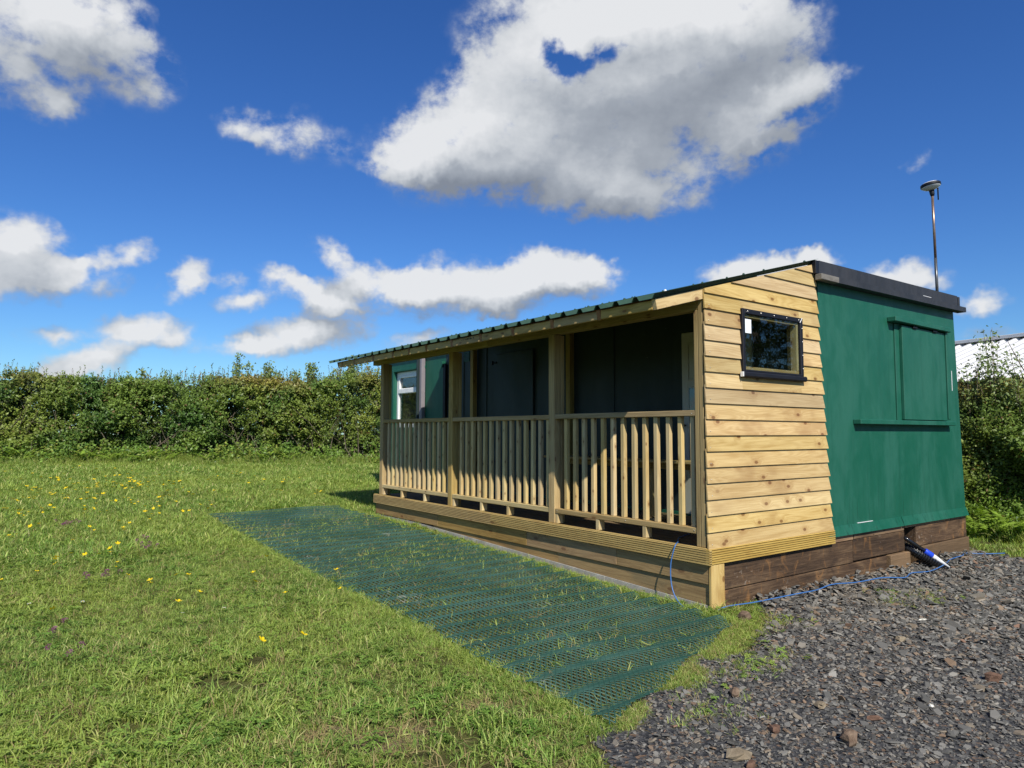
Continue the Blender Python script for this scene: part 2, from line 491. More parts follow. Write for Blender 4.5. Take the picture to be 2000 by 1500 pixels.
def wood(name, light, dark, knot=(0.16, 0.075, 0.03), vary=0.22, knots=0.5, blotch=None, rough=0.72, kscale=(2.6, 6.5, 6.5), stain=0.3):
    m, M = new_mat(name)
    p, r, tc = obj_coords(M)
    px = M.n('ShaderNodeSeparateXYZ', {0: p})
    flat = M.n('ShaderNodeCombineXYZ', {0: px.outputs[0], 1: M.math('ADD', px.outputs[1], px.outputs[2])}).outputs[0]
    kv = M.n('ShaderNodeTexVoronoi', {'Vector': M.mapping(flat, kscale), 'Scale': 1.0, 'Randomness': 1.0}, voronoi_dimensions='2D')
    kd = kv.outputs['Distance']
    krand = M.n('ShaderNodeSeparateXYZ', {0: kv.outputs['Color']}).outputs[0]
    gate = M.sstep(krand, 1.0 - knots, 1.0 - knots + 0.06)
    kmask = M.math('MULTIPLY', M.sstep(kd, 0.105, 0.055), gate)
    khalo = M.math('MULTIPLY', M.sstep(kd, 0.34, 0.07), gate)
    # the grain bends round the knots
    warp = M.math('MULTIPLY', khalo, 0.03)
    p2 = M.vmath('ADD', p, M.n('ShaderNodeCombineXYZ', {1: warp, 2: warp}).outputs[0])
    broad = M.noise(M.mapping(p2, (1.1, 15, 15)), 1.0, 3, 0.55, 0.7)
    fine = M.noise(M.mapping(p2, (3.5, 130, 130)), 1.0, 3, 0.6, 0.2)
    rings = M.math('SINE', M.math('MULTIPLY', M.noise(M.mapping(p2, (0.7, 9, 9)), 1.0, 1, 0.4, 0.4), 95.0))
    g = M.math('ADD', M.math('MULTIPLY', broad, 0.56), M.math('MULTIPLY_ADD', fine, 0.42, M.math('MULTIPLY', rings, 0.05)))
    c = M.ramp(g, [(0.34, dark), (0.47, tuple(0.5 * (a + b) for a, b in zip(light, dark))), (0.60, light)])
    big = M.noise(M.mapping(p, (1.6, 3.5, 3.5)), 1.0, 3, 0.6)
    if blotch:
        c = M.mix(M.math('MULTIPLY', M.sstep(big, 0.50, 0.72), stain), c, (*blotch, 1))
    c = M.mix(M.math('MULTIPLY', khalo, 0.24), c, (knot[0] * 1.8, knot[1] * 1.9, knot[2] * 1.7, 1))
    c = M.mix(M.math('MULTIPLY', kmask, 0.8), c, (*knot, 1))
    val = M.lin(r, 0, 1, 1.0 - vary, 1.0 + vary * 0.55)
    c = M.n('ShaderNodeHueSaturation', {'Hue': M.lin(M.math('FRACT', M.math('MULTIPLY', r, 7.3)), 0, 1, 0.497, 0.508),
                                        'Saturation': M.lin(M.math('FRACT', M.math('MULTIPLY', r, 3.7)), 0, 1, 0.86, 1.08),
                                        'Value': val, 'Color': c}).outputs[0]
    finish(M, bsdf(M, c, rough, bump=g, bump_d=0.004, bump_s=0.35, spec=0.25))
    return m

M_CLAD = wood('timber_cladding', (0.56, 0.41, 0.195), (0.41, 0.27, 0.11), knot=(0.15, 0.065, 0.025), vary=0.2, knots=0.55, blotch=(0.30, 0.175, 0.07), kscale=(3.2, 5.2, 5.2), stain=0.6)
M_FRAME = wood('timber_frame', (0.46, 0.325, 0.12), (0.31, 0.205, 0.07), vary=0.16, knots=0.34, blotch=(0.28, 0.23, 0.10), kscale=(3.2, 9, 9))
M_BAL = wood('timber_baluster', (0.60, 0.455, 0.225), (0.45, 0.315, 0.135), vary=0.15, knots=0.42, blotch=(0.40, 0.33, 0.17), kscale=(5.5, 11, 11), stain=0.5)
M_RAIL = wood('timber_rail', (0.42, 0.30, 0.14), (0.28, 0.19, 0.08), vary=0.12, knots=0.25, kscale=(3, 9, 9))
M_DECK = wood('timber_deck_board', (0.47, 0.32, 0.115), (0.33, 0.205, 0.068), vary=0.08, knots=0.25, kscale=(2.2, 9, 9))
M_PLANK = wood('timber_skirting', (0.37, 0.235, 0.095), (0.22, 0.13, 0.05), vary=0.16, knots=0.45, blotch=(0.17, 0.15, 0.085), kscale=(2.2, 5.5, 5.5), stain=0.5)
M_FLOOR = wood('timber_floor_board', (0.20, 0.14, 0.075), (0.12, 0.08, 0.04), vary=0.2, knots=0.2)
M_RAFTER = wood('timber_rafter', (0.33, 0.17, 0.075), (0.21, 0.095, 0.04), vary=0.15, knots=0.25, blotch=(0.25, 0.11, 0.05), stain=0.4)

def sleeper_mat(name='railway_sleeper_timber', lift=1.0, tan=0.0):
    m, M = new_mat(name)
    p, r, tc = obj_coords(M)
    g1 = M.noise(M.mapping(p, (1.6, 10, 10)), 1.0, 5, 0.65, 0.8)
    g2 = M.noise(M.mapping(p, (4, 90, 90)), 1.0, 3, 0.6, 0.1)
    st = M.noise(M.mapping(p, (5.5, 3.4, 3.4)), 1.0, 5, 0.65, 1.2)
    c = M.ramp(M.math('ADD', M.math('MULTIPLY', g1, 0.6), M.math('MULTIPLY', g2, 0.4)),
               [(0.32, (0.018, 0.011, 0.007)), (0.5, (0.062, 0.037, 0.021)), (0.68, (0.14, 0.09, 0.05))])
    c = M.mix(M.math('MULTIPLY', M.sstep(st, 0.54, 0.70), 0.55), c, (0.26, 0.125, 0.04, 1))
    c = M.mix(M.math('MULTIPLY', M.sstep(st, 0.44, 0.26), 0.6), c, (0.022, 0.015, 0.012, 1))
    pv = M.n('ShaderNodeTexVoronoi', {'Vector': M.mapping(p, (9, 13, 13)), 'Scale': 1.0})
    spots = M.math('MULTIPLY', M.sstep(M.noise(p, 22, 3, 0.6), 0.58, 0.70), M.sstep(M.noise(p, 2.1, 2, 0.5), 0.56, 0.72))
    c = M.mix(M.math('MULTIPLY', spots, 0.45), c, (0.34, 0.29, 0.24, 1))
    holes = M.sstep(pv.outputs['Distance'], 0.10, 0.06)
    c = M.mix(M.math('MULTIPLY', holes, 0.8), c, (0.01, 0.008, 0.006, 1))
    c = M.mix(tan, c, (0.19, 0.125, 0.068, 1))
    c = M.n('ShaderNodeHueSaturation', {'Value': M.lin(r, 0, 1, 0.8 * lift, 1.45 * lift), 'Color': c}).outputs[0]
    finish(M, bsdf(M, c, 0.75, bump=M.math('ADD', g1, M.math('MULTIPLY', g2, 0.5)), bump_d=0.012, bump_s=0.6, spec=0.3))
    return m
M_SLEEPER = sleeper_mat()
M_SLEEPER_TAN = sleeper_mat('pale_railway_sleeper_timber', 1.0, 0.45)

def paint(name, base, pale, dark, rough=0.5, streak=0.5, spec=0.4):
    m, M = new_mat(name)
    tc = M.n('ShaderNodeNewGeometry').outputs['Position']
    n1 = M.noise(M.mapping(tc, (2.2, 2.2, 0.9)), 1.0, 5, 0.6, 0.6)
    n2 = M.noise(M.mapping(tc, (14, 14, 0.8)), 1.0, 4, 0.6, 0.2)
    n3 = M.noise(M.mapping(tc, (60, 60, 45)), 1.0, 3, 0.6)
    n4 = M.noise(M.mapping(tc, (5.5, 5.5, 3.0)), 1.0, 4, 0.65, 1.0)
    c = M.mix(M.sstep(M.math('MULTIPLY_ADD', n4, 0.45, M.math('MULTIPLY', n1, 0.55)), 0.40, 0.62), (*base, 1), (*pale, 1))
    c = M.mix(M.math('MULTIPLY', M.sstep(n2, 0.48, 0.72), streak), c, (*dark, 1))
    drip = M.noise(M.mapping(tc, (34, 34, 1.3)), 1.0, 2, 0.5)
    low = M.sstep(M.n('ShaderNodeSeparateXYZ', {0: tc}).outputs[2], 1.3, 0.5)
    c = M.mix(M.math('MULTIPLY', M.math('MULTIPLY', M.sstep(drip, 0.60, 0.70), low), 0.55), c, (dark[0] * .5, dark[1] * .5, dark[2] * .5, 1))
    chip = M.math('MULTIPLY', M.sstep(M.noise(tc, 30, 3, 0.6), 0.745, 0.76), M.sstep(M.noise(tc, 1.7, 2, 0.5), 0.5, 0.62))
    c = M.mix(chip, c, (0.62, 0.66, 0.62, 1))
    finish(M, bsdf(M, c, M.lin(n1, 0.3, 0.7, rough - .08, rough + .12), bump=M.math('ADD', n3, M.math('MULTIPLY', n1, 3.0)), bump_d=0.003, bump_s=0.22, spec=spec))
    return m
M_GREEN = paint('green_cabin_paint', (0.0070, 0.090, 0.055), (0.017, 0.110, 0.074), (0.0050, 0.070, 0.042), streak=0.45)
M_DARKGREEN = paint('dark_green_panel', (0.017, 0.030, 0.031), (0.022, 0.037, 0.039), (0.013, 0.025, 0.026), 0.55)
M_TRIM = paint('dark_grey_trim', (0.024, 0.027, 0.033), (0.034, 0.037, 0.045), (0.017, 0.019, 0.024), 0.6, 0.4, 0.35)

def plain(name, col, rough=0.5, metal=0.0, nscale=9.0, var=0.25, bump=0.15, spec=0.5):
    m, M = new_mat(name)
    p, r, tc = obj_coords(M)
    n1 = M.noise(p, nscale, 5, 0.6)
    n2 = M.noise(p, nscale * 12, 3, 0.6)
    f = M.lin(M.math('MULTIPLY_ADD', n2, 0.4, M.math('MULTIPLY', n1, 0.6)), 0.3, 0.7, 1 - var, 1 + var)
    c = M.vmath('MULTIPLY', (*col,), M.n('ShaderNodeCombineXYZ', {0: f, 1: f, 2: f}).outputs[0])
    finish(M, bsdf(M, c, M.lin(n1, 0.3, 0.7, max(rough - .1, 0.05), min(rough + .12, 1)), bump=n2, bump_d=0.002, bump_s=bump, metal=metal, spec=spec))
    return m
M_ROOF = plain('green_roof_sheet', (0.022, 0.058, 0.040), 0.6, 0.0, 3, 0.25, 0.05, 0.3)
M_UPVC = plain('white_upvc', (0.78, 0.79, 0.80), 0.28, 0, 4, 0.03, 0.02)
M_BLACK = plain('black_plastic', (0.008, 0.009, 0.014), 0.55, 0, 8, 0.2, 0.05, 0.3)
M_HOSE = plain('glossy_black_plastic', (0.010, 0.010, 0.011), 0.18, 0, 8, 0.1, 0.02, 0.6)
M_CREAM = plain('cream_door', (0.52, 0.50, 0.44), 0.4, 0, 4, 0.06, 0.03)
M_CABLE = plain('blue_cable', (0.045, 0.14, 0.36), 0.4, 0, 20, 0.15, 0.05)
M_BLUE = plain('blue_cap', (0.015, 0.06, 0.55), 0.3, 0, 20, 0.1, 0.03)
M_WHITEP = plain('white_plastic', (0.72, 0.73, 0.74), 0.35, 0, 20, 0.05, 0.02)
M_GREYPIPE = plain('grey_downpipe', (0.22, 0.20, 0.22), 0.4, 0, 6, 0.1, 0.03)
M_POLE = plain('bare_pole', (0.30, 0.21, 0.16), 0.35, 0.7, 12, 0.15, 0.03)
M_POLE2 = plain('grey_pole', (0.10, 0.105, 0.11), 0.35, 0.5, 12, 0.15, 0.03)
M_CONC = plain('concrete', (0.36, 0.34, 0.30), 0.85, 0, 7, 0.35, 0.6, 0.2)
M_STEEL = plain('zinc_screw', (0.7, 0.68, 0.62), 0.35, 0.8, 30, 0.1, 0.02)
M_BARNROOF = plain('white_barn_sheet', (0.56, 0.56, 0.56), 0.5, 0, 2.5, 0.10, 0.1)
M_BARNOLD = plain('weathered_barn_sheet', (0.27, 0.22, 0.17), 0.8, 0, 4, 0.35, 0.3)
M_BARNWALL = plain('barn_wall', (0.13, 0.12, 0.11), 0.8, 0, 3, 0.3, 0.3)
M_INNER = plain('dark_lining', (0.06, 0.05, 0.035), 0.85, 0, 4, 0.3, 0.2)
M_STICKER = plain('paper_sticker', (0.78, 0.82, 0.86), 0.6, 0, 8, 0.03, 0.02)
M_SHIM = wood('timber_shim', (0.30, 0.19, 0.10), (0.17, 0.095, 0.05), knot=(.06, .03, .015), vary=0.3, knots=0.5, blotch=(0.06, 0.035, 0.02), kscale=(6, 14, 14), stain=0.8)
M_GREYWOOD = wood('grey_weathered_timber', (0.20, 0.185, 0.165), (0.13, 0.12, 0.105), knot=(.05, .04, .035), vary=0.1, knots=0.2)

def glass_mat():
    m, M = new_mat('window_glass')
    tc = M.n('ShaderNodeNewGeometry').outputs['Position']
    bp = M.n('ShaderNodeBump', {'Height': M.noise(tc, 7.0, 2, 0.5), 'Strength': 0.08, 'Distance': 0.01})
    gl = M.n('ShaderNodeBsdfGlossy', {'Color': (0.95, 0.97, 1, 1), 'Roughness': 0.01, 'Normal': bp.outputs[0]}).outputs[0]
    tr = M.n('ShaderNodeBsdfTransparent', {'Color': (0.80, 0.84, 0.82, 1)}).outputs[0]
    ge = M.n('ShaderNodeNewGeometry')
    cs = M.math('ABSOLUTE', M.n('ShaderNodeVectorMath', {0: ge.outputs['Normal'], 1: ge.outputs['Incoming']}, operation='DOT_PRODUCT').outputs['Value'])
    f2 = M.math('MULTIPLY_ADD', M.math('POWER', M.math('SUBTRACT', 1.0, cs), 5.0), 0.93, 0.065, clamp=True)
    finish(M, M.n('ShaderNodeMixShader', {0: f2, 1: tr, 2: gl}).outputs[0])
    return m
M_GLASS = glass_mat()

def mesh_mat():
    m, M = new_mat('green_plastic_mesh')
    tc = M.n('ShaderNodeNewGeometry').outputs['Position']
    n1 = M.noise(tc, 1.6, 4, 0.6); n2 = M.noise(tc, 26, 3, 0.6)
    c = M.mix(M.sstep(n1, 0.40, 0.66), (0.020, 0.066, 0.048, 1), (0.038, 0.098, 0.076, 1))
    dust = M.math('MULTIPLY', M.sstep(M.noise(tc, 2.3, 4, 0.65), 0.60, 0.74), M.sstep(n2, 0.42, 0.6))
    c = M.mix(M.math('MULTIPLY', dust, 0.7), c, (0.34, 0.32, 0.25, 1))
    finish(M, bsdf(M, c, M.lin(n2, 0.3, 0.7, 0.40, 0.58), spec=0.4))
    return m
M_MESH = mesh_mat()

BARE = ((-3.31, -0.33, 0.09), (-3.06, -0.54, 0.12), (-2.52, -0.47, 0.09), (-2.21, -0.55, 0.05), (-3.5, -0.02, 0.06))      # worn earth in the lawn
def ground_mat():
    m, M = new_mat('grassy_ground')
    tc = M.n('ShaderNodeNewGeometry').outputs['Position']
    n1 = M.noise(tc, 0.8, 5, 0.6); n2 = M.noise(tc, 9, 4, 0.65); n3 = M.noise(tc, 60, 4, 0.7)
    c = M.mix(M.sstep(n2, 0.35, 0.65), (0.070, 0.070, 0.024, 1), (0.135, 0.145, 0.040, 1))
    c = M.mix(M.sstep(n3, 0.40, 0.72), c, (0.13, 0.125, 0.045, 1))
    c = M.mix(M.math('MULTIPLY', M.sstep(n1, 0.52, 0.72), 0.35), c, (0.15, 0.115, 0.06, 1))
    n5 = M.noise(tc, 240, 3, 0.7)
    soil = M.mix(M.sstep(n5, 0.35, 0.68), (0.17, 0.115, 0.07, 1), (0.34, 0.26, 0.17, 1))
    wear = None
    for bx_, by_, br_ in BARE:
        d_ = M.n('ShaderNodeTexGradient', {0: M.mapping(tc, (br_ * 2.3, br_ * 1.7, 50), (bx_, by_, 0), vt='TEXTURE')}, gradient_type='SPHERICAL').outputs[1]
        wear = d_ if wear is None else M.math('MAXIMUM', wear, d_)
    c = M.mix(M.sstep(M.math('MULTIPLY_ADD', n2, 0.5, wear), 0.35, 0.7), c, soil)
    finish(M, bsdf(M, c, 0.95, bump=M.math('ADD', M.math('ADD', n3, n2), n5), bump_d=0.02, bump_s=0.8, spec=0.1))
    return m
M_GROUND = ground_mat()
def gravel_mat():
    m, M = new_mat('slate_grit')
    tc = M.n('ShaderNodeNewGeometry').outputs['Position']
    v = M.n('ShaderNodeTexVoronoi', {'Vector': tc, 'Scale': 55.0})
    cr = M.n('ShaderNodeSeparateXYZ', {0: v.outputs['Color']}).outputs[0]
    c = M.ramp(cr, [(0.0, (0.022, 0.023, 0.025)), (0.5, (0.060, 0.062, 0.066)), (0.85, (0.11, 0.105, 0.098)), (1.0, (0.17, 0.11, 0.07))])
    n3 = M.noise(tc, 90, 4, 0.7)
    finish(M, bsdf(M, c, 0.9, bump=M.math('ADD', v.outputs['Distance'], n3), bump_d=0.012, bump_s=0.9, spec=0.15))
    return m
M_GRIT = gravel_mat()
def chip_mat():
    m, M = new_mat('slate_chip')
    r = M.n('ShaderNodeObjectInfo').outputs['Random']
    tc = M.n('ShaderNodeTexCoord').outputs['Object']
    ps = M.n('ShaderNodeNewGeometry').outputs['Position']
    wear = M.noise(ps, 0.9, 3, 0.6)
    rr = M.math('FRACT', M.math('MULTIPLY', r, 13.7))
    c1 = M.ramp(r, [(0.0, (0.036, 0.036, 0.033)), (0.28, (0.070, 0.069, 0.063)), (0.55, (0.122, 0.119, 0.108)), (0.78, (0.215, 0.205, 0.178)),
                    (0.88, (0.19, 0.155, 0.11)), (0.97, (0.19, 0.125, 0.075)), (1.0, (0.19, 0.10, 0.06))])
    c2 = M.ramp(rr, [(0.0, (0.15, 0.125, 0.095)), (0.5, (0.09, 0.086, 0.078)), (1.0, (0.22, 0.175, 0.12))])
    c = M.mix(M.sstep(wear, 0.55, 0.75, 0.0, 0.55), c1, c2)
    nn = M.noise(M.mapping(tc, (60, 60, 160)), 1.0, 4, 0.65)
    c = M.mix(M.sstep(nn, 0.4, 0.75, 0, 0.4), c, (0.22, 0.20, 0.175, 1))
    finish(M, bsdf(M, c, M.lin(rr, 0, 1, 0.45, 0.8), bump=nn, bump_d=0.002, bump_s=0.5, spec=0.4))
    return m
M_CHIP = chip_mat()
def stone_mat(name, a, b):
    m, M = new_mat(name)
    p, r, tc = obj_coords(M)
    n1 = M.noise(p, 22, 5, 0.65, 0.6); n2 = M.noise(p, 150, 3, 0.6)
    c = M.mix(M.sstep(n1, 0.35, 0.68), (*a, 1), (*b, 1))
    finish(M, bsdf(M, c, 0.8, bump=M.math('ADD', n1, n2), bump_d=0.004, bump_s=0.7, spec=0.2))
    return m
M_STONE_BROWN = stone_mat('brown_stone', (0.12, 0.08, 0.055), (0.20, 0.145, 0.10))
M_STONE_GREY = stone_mat('grey_stone', (0.12, 0.11, 0.10), (0.24, 0.21, 0.18))
M_BRICK = stone_mat('brick_shard', (0.10, 0.058, 0.040), (0.17, 0.10, 0.068))
M_STONE_TAN = stone_mat('tan_stone', (0.17, 0.135, 0.09), (0.25, 0.205, 0.14))
M_CHALK = stone_mat('white_chip', (0.62, 0.60, 0.52), (0.75, 0.72, 0.62))

def leafy(name, use_attr=True, col=(0.08, 0.14, 0.03), trans=0.35, rough=0.45, gloss=0.35):
    m, M = new_mat(name)
    if use_attr:
        c = M.n('ShaderNodeAttribute', attribute_name='leaf_colour').outputs['Color']
    else:
        c = (*col, 1)
    tcol = M.mix(1.0, c, (1.0, 1.05, 0.55, 1), 'MULTIPLY')
    b = bsdf(M, c, rough, spec=gloss)
    t = M.n('ShaderNodeBsdfTranslucent', {'Color': tcol}).outputs[0]
    finish(M, M.n('ShaderNodeMixShader', {0: trans, 1: b, 2: t}).outputs[0])
    return m
M_LEAF = leafy('hedge_leaf')
M_NEEDLE = leafy('conifer_needle', trans=0.15, rough=0.6, gloss=0.2)
M_BARK = stone_mat('twig_bark', (0.11, 0.085, 0.06), (0.24, 0.20, 0.15))

def grass_mat():
    m, M = new_mat('grass_blade')
    r = M.n('ShaderNodeObjectInfo').outputs['Random']
    ps = M.n('ShaderNodeNewGeometry').outputs['Position']
    n1 = M.noise(ps, 0.55, 4, 0.6); n2 = M.noise(ps, 2.6, 4, 0.6)
    at = M.n('ShaderNodeAttribute', attribute_name='leaf_colour').outputs['Color']
    k1 = M.n('ShaderNodeSeparateXYZ', {0: at}).outputs[0]        # random per blade
    c = M.ramp(k1, [(0.0, (0.110, 0.200, 0.034)), (0.28, (0.185, 0.315, 0.055)), (0.60, (0.300, 0.430, 0.090)), (0.86, (0.450, 0.490, 0.150)), (1.0, (0.60, 0.53, 0.27))])
    c = M.mix(M.sstep(n1, 0.36, 0.70, 0, 0.55), c, (0.350, 0.430, 0.085, 1))
    c = M.mix(M.sstep(n2, 0.54, 0.74, 0, 0.5), c, (0.130, 0.215, 0.040, 1))
    c = M.n('ShaderNodeHueSaturation', {'Hue': M.lin(r, 0, 1, 0.485, 0.512), 'Value': M.lin(M.math('FRACT', M.math('MULTIPLY', r, 5.3)), 0, 1, 0.8, 1.22), 'Color': c}).outputs[0]
    tcol = M.mix(1.0, c, (1.1, 1.1, 0.5, 1), 'MULTIPLY')
    b = bsdf(M, c, 0.5, spec=0.3)
    t = M.n('ShaderNodeBsdfTranslucent', {'Color': tcol}).outputs[0]
    finish(M, M.n('ShaderNodeMixShader', {0: 0.38, 1: b, 2: t}).outputs[0])
    return m
M_GRASS = grass_mat()
M_DRY = leafy('dry_grass', False, (0.33, 0.26, 0.12), 0.3, 0.7, 0.1)
M_PETAL = leafy('buttercup_petal', False, (0.85, 0.62, 0.01), 0.25, 0.25, 0.6)
M_PURPLE = leafy('clover_head', False, (0.24, 0.075, 0.17), 0.2, 0.6, 0.2)
M_DAISY = leafy('daisy_petal', False, (0.75, 0.75, 0.72), 0.2, 0.5, 0.3)
M_STEM = leafy('flower_stem', False, (0.075, 0.12, 0.025), 0.2, 0.5, 0.3)

# ------------------------------------------------------------------ the setting: ground and gravel
def build_ground():
    xs = np.concatenate([[-900, -400, -200, -100, -55, -32, -22], np.linspace(-15, 18, 166), [24, 34, 55, 100, 200, 400, 900]])
    ys = np.concatenate([[-900, -400, -200, -100, -50, -28, -16], np.linspace(-10, 24, 171), [30, 40, 60, 100, 200, 400, 900]])
    X, Y = np.meshgrid(xs, ys)
    Z = gz(X, Y)
    nx, ny = len(xs), len(ys)
    V = np.stack([X.ravel(), Y.ravel(), Z.ravel()], 1)
    i = np.arange((ny - 1) * nx).reshape(ny - 1, nx)[:, :-1].ravel()
    F = np.stack([i, i + 1, i + nx + 1, i + nx], 1)
    o = put('ground', mesh_np('ground', V, F, M_GROUND, True), None)
    o['kind'] = 'structure'
build_ground()

def build_gravel_sheet():
    st = 0.06
    xs = np.arange(-9, 12, st); ys = np.arange(-9, 0.06, st)
    X, Y = np.meshgrid(xs, ys)
    Z = gz(X, Y) + 0.005
    nx, ny = len(xs), len(ys)
    i = np.arange((ny - 1) * nx).reshape(ny - 1, nx)[:, :-1].ravel()
    cx = X.ravel()[i] + st / 2; cy = Y.ravel()[i] + st / 2
    keep = gravel_depth(cx, cy) > 0
    F = np.stack([i, i + 1, i + nx + 1, i + nx], 1)[keep]
    used, inv = np.unique(F.ravel(), return_inverse=True)
    V = np.stack([X.ravel(), Y.ravel(), Z.ravel()], 1)[used]
    o = put('gravel_yard', mesh_np('gravel_yard', V, inv.reshape(-1, 4), M_GRIT, True), None)
    o['kind'] = 'structure'
build_gravel_sheet()

# scattering: points carry rotation, scale and the index of the piece that stands there
def scatter(name, pos, rot, scl, idx, protos, label=None):
    coll = bpy.data.collections.new(name + '_pieces')
    for i, me in enumerate(protos):
        coll.objects.link(bpy.data.objects.new('%s_piece_%02d' % (name, i), me))
    me = bpy.data.meshes.new(name)
    N = len(pos)
    me.vertices.add(N)
    me.vertices.foreach_set('co', np.asarray(pos, np.float32).ravel())
    for nm, typ, arr, key in (('rot', 'FLOAT_VECTOR', rot, 'vector'), ('scl', 'FLOAT', scl, 'value'), ('idx', 'INT', idx, 'value')):
        a = me.attributes.new(nm, typ, 'POINT')
        a.data.foreach_set(key, np.asarray(arr, np.int32 if typ == 'INT' else np.float32).ravel())
    o = put(name, me, None)
    ng = bpy.data.node_groups.new(name + '_scatter', 'GeometryNodeTree')
    ng.interface.new_socket('Geometry', in_out='INPUT', socket_type='NodeSocketGeometry')
    ng.interface.new_socket('Geometry', in_out='OUTPUT', socket_type='NodeSocketGeometry')
    g = NT(ng)
    gi = ng.nodes.new('NodeGroupInput'); go = ng.nodes.new('NodeGroupOutput')
    ci = g.n('GeometryNodeCollectionInfo', {'Separate Children': True, 'Reset Children': True})
    ci.inputs['Collection'].default_value = coll
    def attr(nm, typ):
        nd = g.n('GeometryNodeInputNamedAttribute', data_type=typ)
        nd.inputs['Name'].default_value = nm
        return nd.outputs['Attribute']
    ip = ng.nodes.new('GeometryNodeInstanceOnPoints')
    ng.links.new(gi.outputs[0], ip.inputs['Points'])
    ng.links.new(ci.outputs[0], ip.inputs['Instance'])
    ip.inputs['Pick Instance'].default_value = True
    ng.links.new(attr('idx', 'INT'), ip.inputs['Instance Index'])
    ng.links.new(attr('rot', 'FLOAT_VECTOR'), ip.inputs['Rotation'])
    ng.links.new(attr('scl', 'FLOAT'), ip.inputs['Scale'])
    ng.links.new(ip.outputs[0], go.inputs[0])
    md = o.modifiers.new('scatter', 'NODES')
    md.node_group = ng
    o['kind'] = 'stuff'
    if label:
        o['label'] = label[0]; o['category'] = label[1]
    return o

def build_chips():
    protos = []
    for k_ in range(12):
        n = random.choice((4, 5, 5, 6))
        asp = random.uniform(0.45, 0.9)
        th = random.uniform(0.10, 0.28)
        ring = []
        for i in range(n):
            a = 2 * math.pi * (i + random.uniform(-.3, .3)) / n
            rr = random.uniform(0.75, 1.1)
            ring.append((math.cos(a) * rr, math.sin(a) * rr * asp))
        V = [(x, y, -th / 2) for x, y in ring] + [(x * random.uniform(.8, .98), y * random.uniform(.8, .98), th / 2 + random.uniform(-.06, .06)) for x, y in ring]
        F = [list(range(n))[::-1], list(range(n, 2 * n))] + [[i, (i + 1) % n, n + (i + 1) % n, n + i] for i in range(n)]
        protos.append(mesh_from('slate_chip', V, F, M_CHIP))
    P = []; S = []
    def lay(n, x0, x1, y0, y1, dens_near, smin, smax, power):
        x = rng.uniform(x0, x1, n); y = rng.uniform(y0, y1, n)
        gd = gravel_depth(x, y)
        dist = np.hypot(x - CAM.x, y - CAM.y)
        pk = np.clip(dens_near / np.maximum(dist, 2.2) ** 0.9 * 2.0, 0, 1)
        pk = np.where(gd < 0.12, pk * np.clip(0.25 + gd * 5, 0.0, 1), pk)
        keep = (gd > -0.08) & (rng.uniform(size=n) < pk)
        # seen from about here: skip what lies far behind the camera
        keep &= ((x - CAM.x) * 0.59 + (y - CAM.y) * 0.80) > 0.6
        x, y = x[keep], y[keep]; dist = dist[keep]
        s = smin + (smax - smin) * rng.uniform(size=len(x)) ** power
        s *= np.clip(dist / 4.0, 0.9, 1.7)
        P.append(np.stack([x, y, gz(x, y) + 0.006 + s * 0.18], 1)); S.append(s)
    lay(170000, -4, 8, -5, 0.02, 1.3, 0.006, 0.016, 1.3)
    lay(34000, -4, 8, -5, 0.02, 1.3, 0.013, 0.030, 2.0)
    lay(2600, -4, 8, -5, 0.02, 1.3, 0.024, 0.046, 2.2)
    # loose heap of larger pieces against the sleepers
    n = 900
    x = rng.uniform(0.5, 5.0, n); y = -np.abs(rng.normal(0, 0.20, n)) - 0.01
    s = 0.014 + 0.030 * rng.uniform(size=n) ** 1.6
    P.append(np.stack([x, y, gz(x, y) + 0.014 + s * 0.5 + np.clip(0.05 + y * 0.3, 0, .05) * rng.uniform(size=n)], 1)); S.append(s)
    P = np.concatenate(P); S = np.concatenate(S)
    N = len(P)
    rot = np.stack([rng.normal(0, 0.33, N), rng.normal(0, 0.33, N), rng.uniform(0, 6.28, N)], 1)
    scatter('slate_chippings', P, rot, S, rng.integers(0, len(protos), N), protos, ('grey and brown slate chippings covering the yard', 'gravel'))
build_chips()

def tuft(nb, h, spread, w, lean, seed, hvar=0.45, mat=None):
    r_ = np.random.default_rng(seed)
    V = []; F = []; C = []
    for b in range(nb):
        a = r_.uniform(0, 6.28); rr = spread * math.sqrt(r_.uniform())
        bx, by = rr * math.cos(a), rr * math.sin(a)
        da = r_.uniform(0, 6.28)
        ln = lean * r_.uniform(0.25, 1.3)
        hh = h * (1 - hvar + 2 * hvar * r_.uniform())
        ww = w * r_.uniform(0.7, 1.3)
        px, py = -math.sin(da) * ww / 2, math.cos(da) * ww / 2
        tw = r_.uniform(-.5, .5)
        kc = r_.uniform()
        base = len(V)
        for t, wf in ((0, 1.0), (0.45, 0.9), (0.8, 0.55)):
            off = ln * hh * t * t * 1.1
            z = hh * t * (1 - 0.35 * ln * t)
            cx = bx + math.cos(da) * off; cy = by + math.sin(da) * off
            qx = px * wf + py * tw * t; qy = py * wf - px * tw * t
            V += [(cx - qx, cy - qy, z - 0.004), (cx + qx, cy + qy, z - 0.004)]
        off = ln * hh * 1.25; z = hh * (1 - 0.5 * ln)
        V.append((bx + math.cos(da) * off, by + math.sin(da) * off, z))
        F += [[base, base + 1, base + 3, base + 2], [base + 2, base + 3, base + 5, base + 4], [base + 4, base + 5, base + 6]]
        C += [kc] * 7
    me = mesh_from('grass_tuft', V, F, mat or M_GRASS)
    at = me.color_attributes.new('leaf_colour', 'FLOAT_COLOR', 'POINT')
    at.data.foreach_set('color', np.repeat(np.array(C, np.float32)[:, None], 4, 1).ravel())
    return me
